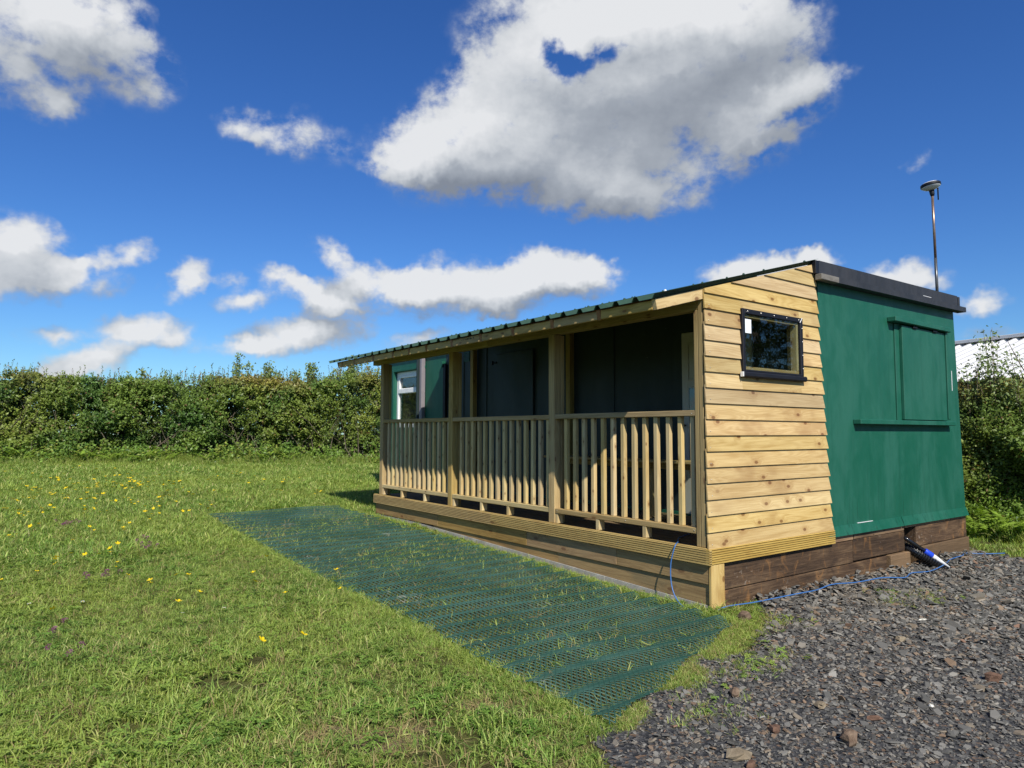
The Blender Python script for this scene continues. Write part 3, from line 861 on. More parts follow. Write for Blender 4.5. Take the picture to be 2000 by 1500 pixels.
def clover_tuft(seed):
    r_ = np.random.default_rng(seed)
    V = []; F = []; C = []
    for b in range(9):
        a = r_.uniform(0, 6.28); rr = 0.05 * math.sqrt(r_.uniform()); z = r_.uniform(0.02, 0.045)
        cx, cy = rr * math.cos(a), rr * math.sin(a)
        kc = r_.uniform(0, 0.35)
        for l in range(3):
            da = a + l * 2.094 + r_.uniform(-.2, .2)
            s = r_.uniform(0.011, 0.017)
            ux, uy = math.cos(da) * s, math.sin(da) * s
            i = len(V)
            V += [(cx, cy, z), (cx + ux * .6 - uy * .5, cy + uy * .6 + ux * .5, z + .004), (cx + ux * 1.2, cy + uy * 1.2, z), (cx + ux * .6 + uy * .5, cy + uy * .6 - ux * .5, z + .004)]
            F.append([i, i + 3, i + 2, i + 1]); C += [kc] * 4
    me = mesh_from('clover_tuft', V, F, M_GRASS)
    at = me.color_attributes.new('leaf_colour', 'FLOAT_COLOR', 'POINT')
    at.data.foreach_set('color', np.repeat(np.array(C, np.float32)[:, None], 4, 1).ravel())
    return me
HEDGE_N = Vector((0.36, 1.0, 0)).normalized()
def hedge_dist(x, y):
    """distance in front of the hedge face at the back of the field"""
    return 17.55 / 1.0628 - (x * HEDGE_N.x + y * HEDGE_N.y)

def build_grass():
    protos = [tuft(17, 0.043, 0.055, 0.0042, 0.85, 10 + i) for i in range(5)]            # 0-4 short lawn
    protos += [tuft(12, 0.060, 0.05, 0.0046, 1.05, 30 + i) for i in range(3)]           # 5-7 longer
    protos += [clover_tuft(50), clover_tuft(51)]                                         # 8-9
    protos += [tuft(10, 0.065, 0.06, 0.0036, 1.3, 60 + i, mat=M_DRY) for i in range(2)]  # 10-11 dry
    protos += [tuft(16, 0.26, 0.07, 0.0075, 0.6, 70 + i) for i in range(3)]              # 12-14 tall, by the hedges
    protos += [tuft(22, 0.065, 0.10, 0.009, 0.75, 80 + i) for i in range(3)]              # 15-17 coarse, far away
    protos += [tuft(4, 0.055, 0.03, 0.0044, 1.3, 90 + i) for i in range(3)]              # 18-20 sparse blades
    P = []; R_ = []; S = []; I = []
    def add(x, y, s, idx, tilt=0.15, dz=0.0):
        n = len(x)
        P.append(np.stack([x, y, gz(x, y) + dz], 1))
        R_.append(np.stack([rng.normal(0, tilt, n), rng.normal(0, tilt, n), rng.uniform(0, 6.28, n)], 1))
        S.append(s); I.append(idx)
    def field(n, x0, x1, y0, y1, ids, smin, smax):
        x = rng.uniform(x0, x1, n); y = rng.uniform(y0, y1, n)
        ok = ~in_build(x, y) & ~in_mat(x, y, -0.03) & (gravel_depth(x, y) < -0.015) & (hedge_dist(x, y) > -0.5)
        bare = vnoise(np.stack([x * 1.7, y * 1.7, x * 0], 1), 21) * 0.6 + vnoise(np.stack([x * 5, y * 5, x * 0], 1), 22) * 0.4
        worn = (x > -4.6) & (x < -1.4) & (y < 0.9)
        ok &= ~(worn & (bare > 0.60) & (rng.uniform(size=n) < 0.8))
        for px_, py_, pr_ in BARE:
            ok &= ~((np.hypot((x - px_) / 1.5, y - py_) < pr_ * (0.6 + 0.8 * bare)) & (rng.uniform(size=n) < 0.88))
        x, y = x[ok], y[ok]; m = len(x)
        hm = 0.75 + 0.6 * vnoise(np.stack([x * 1.1, y * 1.1, x * 0], 1), 23)
        s = rng.uniform(smin, smax, m) * hm
        near_mat = in_mat(x, y, 0.22) & (x < MAT_X1)
        s = np.where(near_mat, s * 0.72, s)
        s = np.where(gravel_depth(x, y) > -0.28, s * 0.66, s)
        add(x, y, s, rng.choice(ids, m))
    field(56000, -7.5, 1.5, -3.0, 5.0, [0, 1, 2, 3, 4, 0, 1, 2, 3, 4, 5, 6, 7, 8, 9, 10], 0.75, 1.25)
    field(30000, -8.5, 2.0, 4.5, 11.0, [0, 1, 2, 3, 4, 5, 6, 7, 5, 6, 7, 8, 11, 15, 16, 17], 0.85, 1.35)
    field(26000, -9.5, 7.0, 10.5, 19.5, [5, 6, 7, 15, 16, 17, 15, 16, 17], 1.0, 1.5)
    field(5000, 4.9, 11, -2.5, 9.0, [5, 6, 7, 15, 16, 17], 0.9, 1.5)
    # edge of the mat and of the gravel: tufts leaning over it
    n = 5200
    y = rng.uniform(-1.1, 7.2, n)
    x = np.where(rng.uniform(size=n) < 0.55, MAT_X0 + rng.normal(-0.03, 0.05, n), MAT_X1 + np.abs(rng.normal(0.01, 0.04, n)))
    ok = (gravel_depth(x, y) < 0.02) & (x < -0.03) & (y > mat_near(np.clip(x, MAT_X0, MAT_X1)) - 0.1)
    add(x[ok], y[ok], rng.uniform(0.55, 1.0, ok.sum()), rng.choice([0, 1, 2, 3, 4, 5, 6, 7], ok.sum()), 0.25)
    n = 2600
    x = rng.uniform(MAT_X0, MAT_X1 + 0.1, n); y = mat_near(x) + rng.normal(-0.05, 0.06, n)
    ok = gravel_depth(x, y) < 0.05
    add(x[ok], y[ok], rng.uniform(0.4, 0.75, ok.sum()), rng.choice([0, 1, 2, 3, 4, 10, 18, 19], ok.sum()), 0.25)
    # blades coming up through the mesh
    n = 11000
    x = rng.uniform(MAT_X0, MAT_X1, n); y = rng.uniform(-1.1, MAT_Y1, n)
    v = vnoise(np.stack([x * 1.5, y * 1.5, x * 0], 1), 31) * 0.6 + vnoise(np.stack([x * 6, y * 4, x * 0], 1), 32) * 0.4
    pk = np.clip((v - 0.46) * 3.2, 0, 1) * np.interp(y, [-1, 1, 3.0, 6, 7], [0.30, 0.35, 0.75, 0.9, 0.8]) + 0.05
    ok = in_mat(x, y) & (rng.uniform(size=n) < pk)
    add(x[ok], y[ok], rng.uniform(0.6, 1.15, ok.sum()), rng.choice([18, 19, 20, 18, 19, 20, 18, 19, 20, 10], ok.sum()), 0.35, 0.012)
    # sparse short grass underneath it
    n = 9000
    x = rng.uniform(MAT_X0, MAT_X1, n); y = rng.uniform(-1.1, MAT_Y1, n)
    ok = in_mat(x, y)
    add(x[ok], y[ok], rng.uniform(0.22, 0.38, ok.sum()), rng.choice([0, 1, 2, 3, 4, 10], ok.sum()), 0.3)
    for px_, py_, pr_ in BARE:                      # straw and thin blades on the worn patches
        n = int(900 * pr_)
        x = rng.normal(px_, pr_ * 1.1, n); y = rng.normal(py_, pr_ * 0.8, n)
        ok = ~in_mat(x, y, 0.02)
        add(x[ok], y[ok], rng.uniform(0.4, 0.9, ok.sum()), rng.choice([10, 11, 10, 18, 19, 20], ok.sum()), 0.5)
    # tufts in the gravel by the corner
    for cx, cy, sp, n in ((2.05, -0.75, 0.16, 60), (1.62, -0.66, 0.08, 24), (0.1, -0.42, 0.2, 160), (-0.75, -0.9, 0.16, 100), (-1.55, -1.15, 0.12, 50), (1.9, -0.5, 0.1, 16)):
        x = rng.normal(cx, sp * 1.3, n); y = rng.normal(cy, sp * 0.7, n)
        add(x, y, rng.uniform(0.4, 0.9, n), rng.choice([0, 1, 2, 18, 19, 10, 8], n), 0.3)
    # tall grass at the foot of the hedges and along the cabin
    n = 3600
    t = rng.uniform(-10, 7, n); d = np.abs(rng.normal(0, 0.45, n))
    x = t; y = (17.55 - 0.36 * t) - d
    ok = ~in_build(x, y)
    add(x[ok], y[ok], rng.uniform(0.5, 1.2, ok.sum()) * np.clip(1.15 - d[ok] * 0.6, 0.35, 1.2), rng.choice([12, 13, 14], ok.sum()), 0.2)
    n = 900
    x = 6.3 + np.abs(rng.normal(0, 0.5, n)); y = rng.uniform(-2, 8, n)
    add(x, y, rng.uniform(0.4, 1.1, n), rng.choice([12, 13, 14], n), 0.25)
    n = 420
    y = rng.uniform(0.2, 6.0, n); x = rng.normal(-0.055, 0.018, n)
    add(x, y, rng.uniform(0.5, 1.15, n) * np.interp(y, [0, 2, 3.5, 6], [0.45, 0.7, 1.1, 1.1]), rng.choice([0, 1, 2, 3, 5, 6, 7], n), 0.2)
    P_ = np.concatenate(P); 
    scatter('meadow_grass', P_, np.concatenate(R_), np.concatenate(S), np.concatenate(I), protos, ('short green meadow grass with clover across the field', 'grass'))
    print('grass tufts', len(P_))
build_grass()

# ------------------------------------------------------------------ the green cabin
def build_cabin():
    T = thing('cabin', (3.3, 4.7, 0.43), 'dark green painted steel cabin with flat grey-trimmed roof behind the timber veranda', 'cabin')
    XL, Y1 = 1.72, 9.40
    ZB, ZT = 0.44, 2.93
    xr = lambda z: 4.905 - (z - 0.43) * 0.052
    # side wall facing the yard: bottom left, bottom right, top right, top left, with thickness
    def slab(name, poly, y0, y1, mat):
        return prism_xz(name, poly, y0, y1, mat, T)
    wall = slab('side_wall', [(XL, ZB), (xr(ZB), ZB), (xr(ZT), ZT), (XL, ZT)], 0.0, 0.06, M_GREEN)
    slab('end_wall', [(XL, ZB), (xr(ZB), ZB), (xr(ZT), ZT), (XL, ZT)], Y1 - 0.06, Y1, M_GREEN)
    # long back wall
    prism('back_wall', [(xr(ZB) - 0.06, ZB), (xr(ZB) - 0.002, ZB), (xr(ZT) - 0.002, ZT), (xr(ZT) - 0.06, ZT)], 'Y', 0.061, Y1 - 0.061, M_GREEN, T)
    # front wall: pieces round the window opening
    wy0, wy1, wz0, wz1 = 7.95 - 0.33, 8.86, 1.50, 2.59
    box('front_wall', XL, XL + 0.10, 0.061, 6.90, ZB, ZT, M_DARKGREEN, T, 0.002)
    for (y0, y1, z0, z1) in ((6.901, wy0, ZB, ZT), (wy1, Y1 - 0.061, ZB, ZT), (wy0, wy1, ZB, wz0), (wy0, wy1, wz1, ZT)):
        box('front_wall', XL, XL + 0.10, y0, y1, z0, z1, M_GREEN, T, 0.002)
    # pressed joints of the front wall
    box('corner_post', XL - 0.05, XL - 0.001, 6.84, 6.92, ZB + 0.06, 2.60, M_BLACK, T, 0.004)
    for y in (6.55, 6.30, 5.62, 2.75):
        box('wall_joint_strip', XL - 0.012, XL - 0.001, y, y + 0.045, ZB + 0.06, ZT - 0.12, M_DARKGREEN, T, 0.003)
    # window
    fr = box('window', XL + 0.07, XL + 0.10, wy0 + 0.001, wy1 - 0.001, wz0 + 0.001, wz1 - 0.001, M_BLACK, T, 0.002) if False else None
    win = thing('window', (0, 0, 0), '', '')
    del win['label'], win['category']
    win.parent = T; win.location = Vector((XL + 0.08, (wy0 + wy1) / 2, wz0)) - wpos(T)
    fx0, fx1 = XL + 0.055, XL + 0.115
    fw = 0.075
    box('frame_jamb', fx0, fx1, wy1 - fw, wy1 - 0.002, wz0 + 0.002, wz1 - 0.002, M_UPVC, win, 0.006)
    box('frame_jamb', fx0, fx1, wy0 + 0.002, wy0 + fw, wz0 + 0.002, wz1 - 0.002, M_UPVC, win, 0.006)
    box('frame_head', fx0 + .001, fx1 - .001, wy0 + fw, wy1 - fw, wz1 - fw, wz1 - 0.002, M_UPVC, win, 0.006)
    box('frame_cill', fx0 - .03, fx1 - .001, wy0 + fw, wy1 - fw, wz0 + 0.002, wz0 + fw, M_UPVC, win, 0.006)
    box('transom', fx0 - 0.012, fx1 - .001, wy0 + fw, wy1 - fw, 2.165, 2.265, M_UPVC, win, 0.012)
    for y0, y1 in ((wy1 - fw - 0.045, wy1 - fw), (wy0 + fw, wy0 + fw + 0.045)):
        box('sash', fx0 - 0.006, fx1 - .002, y0, y1, 2.265, wz1 - fw, M_UPVC, win, 0.006)
    box('sash', fx0 - 0.006, fx1 - .002, wy0 + fw + .045, wy1 - fw - .045, wz1 - fw - 0.045, wz1 - fw, M_UPVC, win, 0.006)
    box('pane', fx0 + .028, fx0 + .034, wy0 + fw + .045, wy1 - fw - .045, 2.266, wz1 - fw - .045, M_GLASS, win, 0.0005)
    box('pane', fx0 + .028, fx0 + .034, wy0 + fw, wy1 - fw, wz0 + fw, 2.164, M_GLASS, win, 0.0005)
    box('blind', fx0 + .11, fx0 + .115, wy0 + .01, wy1 - .01, wz0 + .01, wz1 - .01, M_INNER, win, 0.001)
    # surround of the window in the steel wall
    box('window_surround', XL - 0.02, XL - 0.001, wy1 + 0.002, wy1 + 0.05, wz0 - 0.05, wz1 + 0.05, M_GREEN, T, 0.004)
    box('window_surround', XL - 0.02, XL - 0.001, wy0 - 0.01, wy1 + 0.001, wz1 + 0.004, wz1 + 0.05, M_GREEN, T, 0.004)
    # folded steel shutter and the square downpipe beside the window
    box('shutter', XL - 0.11, XL - 0.004, 7.73, 7.775, 1.45, 2.80, M_DARKGREEN, T, 0.004)
    box('downpipe', XL - 0.085, XL - 0.006, 7.615, 7.70, 0.50, 2.84, M_GREYPIPE, T, 0.008)
    box('shutter_bracket', XL - 0.07, XL - 0.003, 6.91, 6.96, 2.55, 2.66, M_GREEN, T, 0.004)
    # louvre vent: slots
    v = box('vent_plate', XL - 0.012, XL - 0.001, 6.13, 6.29, 2.60, 2.76, M_GREEN, T, 0.002)
    for i in range(6):
        box('slot', XL - 0.016, XL - 0.0125, 6.15, 6.27, 2.618 + i * 0.022, 2.626 + i * 0.022, M_BLACK, v, 0.0005)
    # dark steel hatch door under the roof
    d = box('hatch_door', XL - 0.035, XL - 0.002, 4.39, 5.34, 0.62, 2.64, M_DARKGREEN, T, 0.005)
    for z in (2.49, 0.95):
        box('hinge', XL - 0.05, XL - 0.036, 5.30, 5.42, z, z + 0.03, M_BLACK, d, 0.003)
        put('hinge_knuckle', tube_mesh('hinge_knuckle', [(0, 0, -0.03), (0, 0, 0.03)], 0.016, M_BLACK, 8), d, (XL - 0.048, 5.40, z + 0.015))
    box('door_handle', XL - 0.07, XL - 0.036, 4.46, 4.49, 1.45, 1.60, M_BLACK, d, 0.004)
    # cream panelled door near the gable
    dd = box('door', XL - 0.03, XL - 0.002, 0.72, 1.645, 0.51, 2.555, M_CREAM, T, 0.005)
    for y0, y1, z0, z1, m in ((1.25, 1.54, 2.02, 2.42, M_CREAM), (1.25, 1.54, 0.95, 1.92, M_GLASS), (0.83, 1.12, 2.02, 2.42, M_CREAM), (0.83, 1.12, 0.95, 1.92, M_GLASS)):
        if m is M_GLASS:
            box('door_backing', XL - 0.0325, XL - 0.0305, y0, y1, z0, z1, M_TRIM, dd, 0.0005)
            box('door_pane', XL - 0.036, XL - 0.033, y0, y1, z0, z1, M_GLASS, dd, 0.0005)
        else:
            box('door_panel', XL - 0.038, XL - 0.0305, y0 + .02, y1 - .02, z0 + .02, z1 - .02, M_CREAM, dd, 0.006)
        w = 0.016
        for a in ((y0 - w, y0, z0 - w, z1 + w), (y1, y1 + w, z0 - w, z1 + w)):
            box('door_moulding', XL - 0.042, XL - 0.0305, *a, M_CREAM, dd, 0.004)
        box('door_moulding', XL - 0.0415, XL - 0.0305, y0, y1, z1, z1 + w, M_CREAM, dd, 0.004)
        box('door_moulding', XL - 0.0415, XL - 0.0305, y0, y1, z0 - w, z0, M_CREAM, dd, 0.004)
    put('door_knob', lathe_mesh('door_knob', [(0.008, 0), (0.008, 0.03), (0.022, 0.035), (0.025, 0.05), (0.015, 0.062), (0.002, 0.064)], M_BLACK, 12), dd, (XL - 0.03, 1.60, 1.5), (0, -math.pi / 2, 0))
    # bottom flange of the side wall with a welded break
    for x0, x1 in ((1.74, 3.235), (3.245, xr(0.5) + 0.004)):
        prism('bottom_flange', [(-0.036, 0.434), (-0.001, 0.434), (-0.001, 0.527), (-0.007, 0.527)], 'X', x0, x1, M_GREEN, T)
    box('front_flange', XL - 0.022, XL - 0.001, 0.0, Y1, 0.436, 0.525, M_GREEN, T, 0.004)
    # service hatch on the side wall
    h = box('serving_hatch', 3.315, 4.375, -0.050, -0.016, 1.565, 2.595, M_GREEN, T, 0.004)
    box('hatch_backing', 3.22, 4.43, -0.0155, -0.001, 1.558, 2.61, M_GREEN, h, 0.003)
    box('hatch_jamb', 4.395, 4.445, -0.060, -0.016, 1.58, 2.608, M_GREEN, h, 0.005)
    hd = box('hatch_track', 3.085, 4.455, -0.095, -0.001, 2.612, 2.665, M_GREEN, h, 0.006)
    hd.rotation_euler[1] = math.radians(0.3)
    for x in (3.55, 4.05):
        box('track_roller', x, x + 0.10, -0.07, -0.0505, 2.580, 2.606, M_BLACK, h, 0.004)
    box('hatch_shelf', 2.31, 4.52, -0.080, -0.001, 1.508, 1.556, M_GREEN, h, 0.005)
    # paint scratches
    prism('paint_scratch', [(-0.0022, 1.93), (-0.001, 1.93), (-0.001, 2.17), (-0.0022, 2.17)], 'X', 4.655, 4.668, M_WHITEP, T)
    prism('paint_scratch', [(-0.0105, 0.527), (-0.0012, 0.527), (-0.0012, 0.532), (-0.0105, 0.532)], 'X', 2.32, 2.62, M_WHITEP, T)
    # roof: deck, fascia and drip strip
    box('roof_deck', XL - 0.02, 4.80, -0.02, Y1 + 0.02, 2.935, 3.01, M_TRIM, T, 0.004)
    prism('fascia', [(-0.055, 2.945), (-0.0205, 2.945), (-0.0205, 3.075), (-0.055, 3.075)], 'X', 1.66, 4.775, M_TRIM, T).rotation_euler = (0, math.radians(-0.5), 0)
    prism('drip_strip', [(-0.10, 2.885), (-0.0005, 2.885), (-0.0005, 2.943), (-0.10, 2.943)], 'X', 1.93, 4.90, M_TRIM, T).rotation_euler = (0, math.radians(-0.5), 0)
    box('trim_block', 1.615, 1.928, -0.105, -0.036, 2.868, 2.925, M_GREYWOOD, T, 0.004)
    box('trim_end', 1.60, 1.658, -0.056, 0.03, 2.93, 3.058, M_BLACK, T, 0.003)
    box('back_fascia', 4.81, 4.85, -0.054, Y1 + 0.02, 2.95, 3.085, M_TRIM, T, 0.003)
    box('front_fascia', XL - 0.06, XL - 0.021, 0.04, Y1 + 0.02, 2.86, 3.02, M_TRIM, T, 0.003)
    box('end_fascia', XL - 0.06, 4.80, Y1 + 0.021, Y1 + 0.055, 2.88, 3.02, M_TRIM, T, 0.003)
    box('cabin_floor', XL + 0.1, 4.83, 0.07, Y1 - 0.07, 0.45, 0.50, M_INNER, T, 0.003)
    for x0, x1, z0, z1 in ((3.85, 4.05, 2.982, 2.987),):
        prism('trim_scratch', [(-0.058, z0), (-0.0553, z0), (-0.0553, z1), (-0.058, z1)], 'X', x0, x1, M_WHITEP, T)

def prism_xz(name, poly, y0, y1, mat, parent):
    """polygon in (x, z) with thickness in y"""
    n = len(poly)
    mx = sum(p[0] for p in poly) / n; mz = sum(p[1] for p in poly) / n; my = (y0 + y1) / 2
    V = [(x - mx, y0 - my, z - mz) for x, z in poly] + [(x - mx, y1 - my, z - mz) for x, z in poly]
    F = [list(range(n)), list(range(n, 2 * n))[::-1]] + [[i, n + i, n + (i + 1) % n, (i + 1) % n] for i in range(n)]
    return put(name, mesh_from(name, V, F, mat), parent, (mx, my, mz))
build_cabin()

# ------------------------------------------------------------------ the timber veranda
ROOF_S = 0.2665
def roof_z(x):
    return 2.442 + ROOF_S * (x + 0.58)
def clip_poly(poly, a, b, c):
    """keep the side a*x+b*z <= c of a polygon"""
    out = []
    n = len(poly)
    for i in range(n):
        p, q = poly[i], poly[(i + 1) % n]
        dp, dq = a * p[0] + b * p[1] - c, a * q[0] + b * q[1] - c
        if dp <= 0: out.append(p)
        if (dp < 0) != (dq < 0) and abs(dp - dq) > 1e-9:
            t = dp / (dp - dq)
            out.append((p[0] + (q[0] - p[0]) * t, p[1] + (q[1] - p[1]) * t))
    return out
def clad_board(name, poly, zb, parent, mat):
    """feather-edged board: thick at its lower edge, tilted over the one below"""
    n = len(poly)
    if n < 3: return None
    mx = sum(p[0] for p in poly) / n; mz = sum(p[1] for p in poly) / n
    fy = lambda z: -0.0245 + (z - zb) / 0.152 * 0.0185
    by = lambda z: -0.0095 + (z - zb) / 0.152 * 0.0088
    V = [(x - mx, fy(z), z - mz) for x, z in poly] + [(x - mx, by(z), z - mz) for x, z in poly]
    F = [list(range(n)), list(range(n, 2 * n))[::-1]] + [[i, n + i, n + (i + 1) % n, (i + 1) % n] for i in range(n)]
    area = sum(poly[i][0] * poly[(i + 1) % n][1] - poly[(i + 1) % n][0] * poly[i][1] for i in range(n))
    if area < 0:
        F = [f[::-1] for f in F]
    o = put(name, mesh_from(name, V, F, mat), parent, (mx, 0, mz))
    o.rotation_euler = (random.uniform(-.006, .004), random.uniform(-.0018, .0018), 0)
    return o
WIN = (0.455, 1.372, 1.905, 2.475)      # gable window, outside of the frame

def reeded_profile(z0, z1, d0, d1, n):
    """grooved decking seen on edge: depth d0 (back) to d1 (front), n ribs; list of (depth, z)"""
    pr = [(d0, z0), (d1, z0 + 0.003)]
    h = (z1 - z0 - 0.012) / n
    sg = 1 if d1 > d0 else -1
    for i in range(n):
        a = z0 + 0.004 + i * h
        pr += [(d1, a), (d1, a + h * 0.55), (d1 - sg * 0.011, a + h * 0.62), (d1 - sg * 0.011, a + h * 0.92), ]
    pr += [(d1, z1 - 0.006), (d1 - sg * 0.004, z1), (d0, z1)]
    return pr

def build_veranda():
    T = thing('veranda', (0.85, 3.0, 0.2), 'new timber lean-to veranda with balustrade, clad gable and green corrugated roof', 'veranda')
    # floor boards
    n = 13
    for i in range(n):
        x0 = 0.004 + i * 0.1315
        box('floor_board', x0, x0 + 0.126, 0.03, 6.02, 0.462, 0.490, M_FLOOR, T, 0.003)
    # grooved edge boards: front in two lengths, gable in one
    for y0, y1 in ((-0.036, 2.985), (2.988, 6.035)):
        prism('edge_board', reeded_profile(0.372, 0.494, 0.0, -0.034, 6), 'Y', y0, y1, M_DECK, T)
    prism('edge_board', reeded_profile(0.374, 0.497, -0.002, -0.036, 6), 'X', -0.0325, 1.848, M_DECK, T)
    # the light capping on the front edge board
    box('edge_capping', -0.030, 0.003, 0.0, 6.03, 0.4945, 0.502, M_DECK, T, 0.002)
    # skirting planks under the front, in lengths
    ys = [0.0, 1.02, 2.36, 4.22, 6.02]
    for i in range(4):
        box('skirting_plank', 0.002, 0.026, ys[i] + 0.002, ys[i + 1] - 0.002, 0.216, 0.366, M_PLANK, T, 0.003, 0.0012)
    for (a, b) in ((0.0, 1.86), (1.865, 4.35)):
        zb = lambda y: 0.052 + 0.0335 * y
        V = []
        for x in (0.018, 0.040):
            V += [(x, a, zb(a)), (x, b, min(zb(b), 0.20)), (x, b, 0.211), (x, a, 0.211)]
        mx, my, mz = 0.029, (a + b) / 2, 0.13
        # local X runs along the plank
        Vl = [((v[1] - my), -(v[0] - mx), v[2] - mz) for v in V]
        F = [[0, 3, 2, 1], [4, 5, 6, 7], [0, 1, 5, 4], [1, 2, 6, 5], [2, 3, 7, 6], [3, 0, 4, 7]]
        put('skirting_plank', mesh_from('skirting_plank', Vl, F, M_PLANK), T, (mx, my, mz), (0, 0, math.pi / 2))
    box('corner_batten', -0.002, 0.165, -0.030, -0.004, -0.03, 0.370, M_CLAD, T, 0.003)
    # support posts below the floor
    for y in (0.06, 2.0, 4.0, 5.95):
        box('stump', 0.05, 0.14, y - 0.045, y + 0.045, 0.0 + 0.02 * y, 0.46, M_FRAME, T, 0.003)
    # posts
    for i, y in enumerate((5.858, 3.915, 1.933)):
        box('post', -0.006, 0.088, y - 0.046, y + 0.046, 0.4945 if False else 0.503, 2.423, M_FRAME, T, 0.004, 0.0015)
        box('post_batten', 0.0895, 0.130, y - 0.048, y - 0.006, 0.4905, 2.42, M_FRAME, T, 0.003)
    box('post', -0.006, 0.088, 0.062, 0.106, 0.503, 2.423, M_FRAME, T, 0.004)
    box('post', -0.008, 0.088, 0.014, 0.059, 0.503, 2.60, M_FRAME, T, 0.004)
    # wall plate carried by the posts
    box('wall_plate', -0.004, 0.090, -0.004, 3.1, 2.424, 2.520, M_FRAME, T, 0.004)
    box('wall_plate', -0.004, 0.090, 3.103, 6.18, 2.424, 2.520, M_FRAME, T, 0.004)
    # balustrade: rails, balusters, blocks
    posts = [5.858, 3.915, 1.933, 0.06]
    BAL = ([5.734, 5.599, 5.47, 5.337, 5.207, 5.083, 4.952, 4.827, 4.699, 4.56, 4.43, 4.305, 4.176, 4.054],
           [3.756, 3.632, 3.501, 3.367, 3.247, 3.119, 2.985, 2.853, 2.722, 2.592, 2.461, 2.334, 2.206, 2.074],
           [1.788, 1.656, 1.527, 1.395, 1.26, 1.13, 0.997, 0.862, 0.731, 0.599, 0.46, 0.331, 0.201])
    for b in range(3):
        ya = posts[b + 1] + 0.047; yb = posts[b] - 0.047
        dz = random.uniform(-.004, .004)
        box('top_rail', -0.004, 0.084, ya, yb, 1.552 + dz, 1.600 + dz, M_RAIL, T, 0.004)
        box('bottom_rail', -0.002, 0.084, ya, yb, 0.602, 0.650, M_RAIL if b == 2 else M_BAL, T, 0.004)
        for y in BAL[b]:
            box('baluster', 0.022, 0.064, y - 0.062, y - 0.020, 0.650, 1.5515 + dz, M_BAL, T, 0.0035, 0.0022)
    for y in (5.215, 4.575, 3.226, 2.697, 1.267, 0.677):
        box('rail_block', 0.0, 0.075, y - 0.022, y + 0.022, 0.5025, 0.6015, M_BAL, T, 0.003, 0.004)
    for y in (5.79, 3.85, 1.865):
        box('rail_block', 0.004, 0.072, y - 0.018, y + 0.022, 0.5025, 0.6015, M_BAL, T, 0.003)
    # rafters with their sawn ends, and blocking between the ends
    RY = [0.024, 0.639, 1.251, 1.85, 2.416, 2.988, 3.552, 3.985, 4.412, 4.992, 5.605, 6.03, 6.166]
    ang = math.atan(ROOF_S)
    ln = 2.235 / math.cos(ang)
    for i, y in enumerate(RY):
        me = mesh_from('rafter', *cham_box(ln, 0.045, 0.085, 0.003), M_CLAD if i == 0 else M_RAFTER)
        xm = (-0.58 + 1.655) / 2
        put('rafter', me, T, (xm + 0.049 * math.sin(ang), y, roof_z(xm) - 0.0425 * math.cos(ang) - 0.003), (0, -ang, 0))
    for i in range(len(RY) - 1):
        ya, yb = RY[i] + 0.0235, RY[i + 1] - 0.0235
        if yb - ya < 0.03: continue
        f = box('fascia_board', -0.566, -0.536, ya, yb, 2.362, 2.436, M_FRAME, T, 0.003, 0.001)
        if i == 4:
            # smudged grading stamp, ink on the board
            for k_ in range(26):
                yy = ya + 0.10 + (k_ // 2) * 0.019; zz = 2.405 + (k_ % 2) * 0.026
                if random.random() < 0.75:
                    box('ink_stamp', -0.5676, -0.5664, yy, yy + random.uniform(.006, .014), zz, zz + random.uniform(.008, .02), M_BLACK, f, 0.0003)
    # roof of box-profile sheets
    def sheet(y0, width, nrib, name):
        prof = []
        pitch = width / nrib
        for r_ in range(nrib):
            a = r_ * pitch
            prof += [(a, 0.036), (a + 0.032, 0.036), (a + 0.056, 0.0), (a + pitch - 0.026, 0.0)]
        prof.append((nrib * pitch, 0.036))
        prof.append((nrib * pitch + 0.028, 0.036))
        L = 2.30
        xs = [-0.605, -0.28, -0.635 + L]
        V = []; F = []
        for x in xs:
            for yy, zz in prof:
                V.append((x, yy, roof_z(x) + zz + 0.002))
        m = len(prof)
        for r2 in (0, m):
            for j in range(m - 1):
                F.append([r2 + j, r2 + j + m, r2 + j + m + 1, r2 + j + 1])
        me = mesh_from('roof_sheet', [(v[0], v[1], v[2] - 2.7) for v in V], F, M_ROOF)
        o = put('roof_sheet', me, T, (0, y0, 2.7))
        s_ = o.modifiers.new('thickness', 'SOLIDIFY'); s_.thickness = 0.0022; s_.offset = 1
        return o
    yy = -0.045
    for i in range(6):
        o = sheet(yy, 1.08, 5 if i else 5, 'roof_sheet')
        o.location.z += (i % 2) * 0.0026
        yy += 1.08
    # screw caps on the ribs
    cap = lathe_mesh('screw_cap', [(0.012, 0), (0.012, 0.006), (0.007, 0.014), (0.001, 0.016)], M_ROOF, 10)
    capw = lathe_mesh('screw_cap', [(0.012, 0), (0.012, 0.006), (0.007, 0.014), (0.001, 0.016)], M_WHITEP, 10)
    for i, y in enumerate(np.arange(-0.03, 6.35, 0.432)):
        for x in (-0.50, 0.5, 1.45):
            put('screw_cap', capw if (i == 0 and x < 0) else cap, T, (x, y, roof_z(x) + 0.037), (0, -ang, 0))
    # gable: inner lining, studs, cladding boards round the window
    wx0, wx1, wz0, wz1 = WIN
    ix0, ix1, iz0, iz1 = wx0 + 0.035, wx1 - 0.042, wz0 + 0.048, wz1 - 0.042
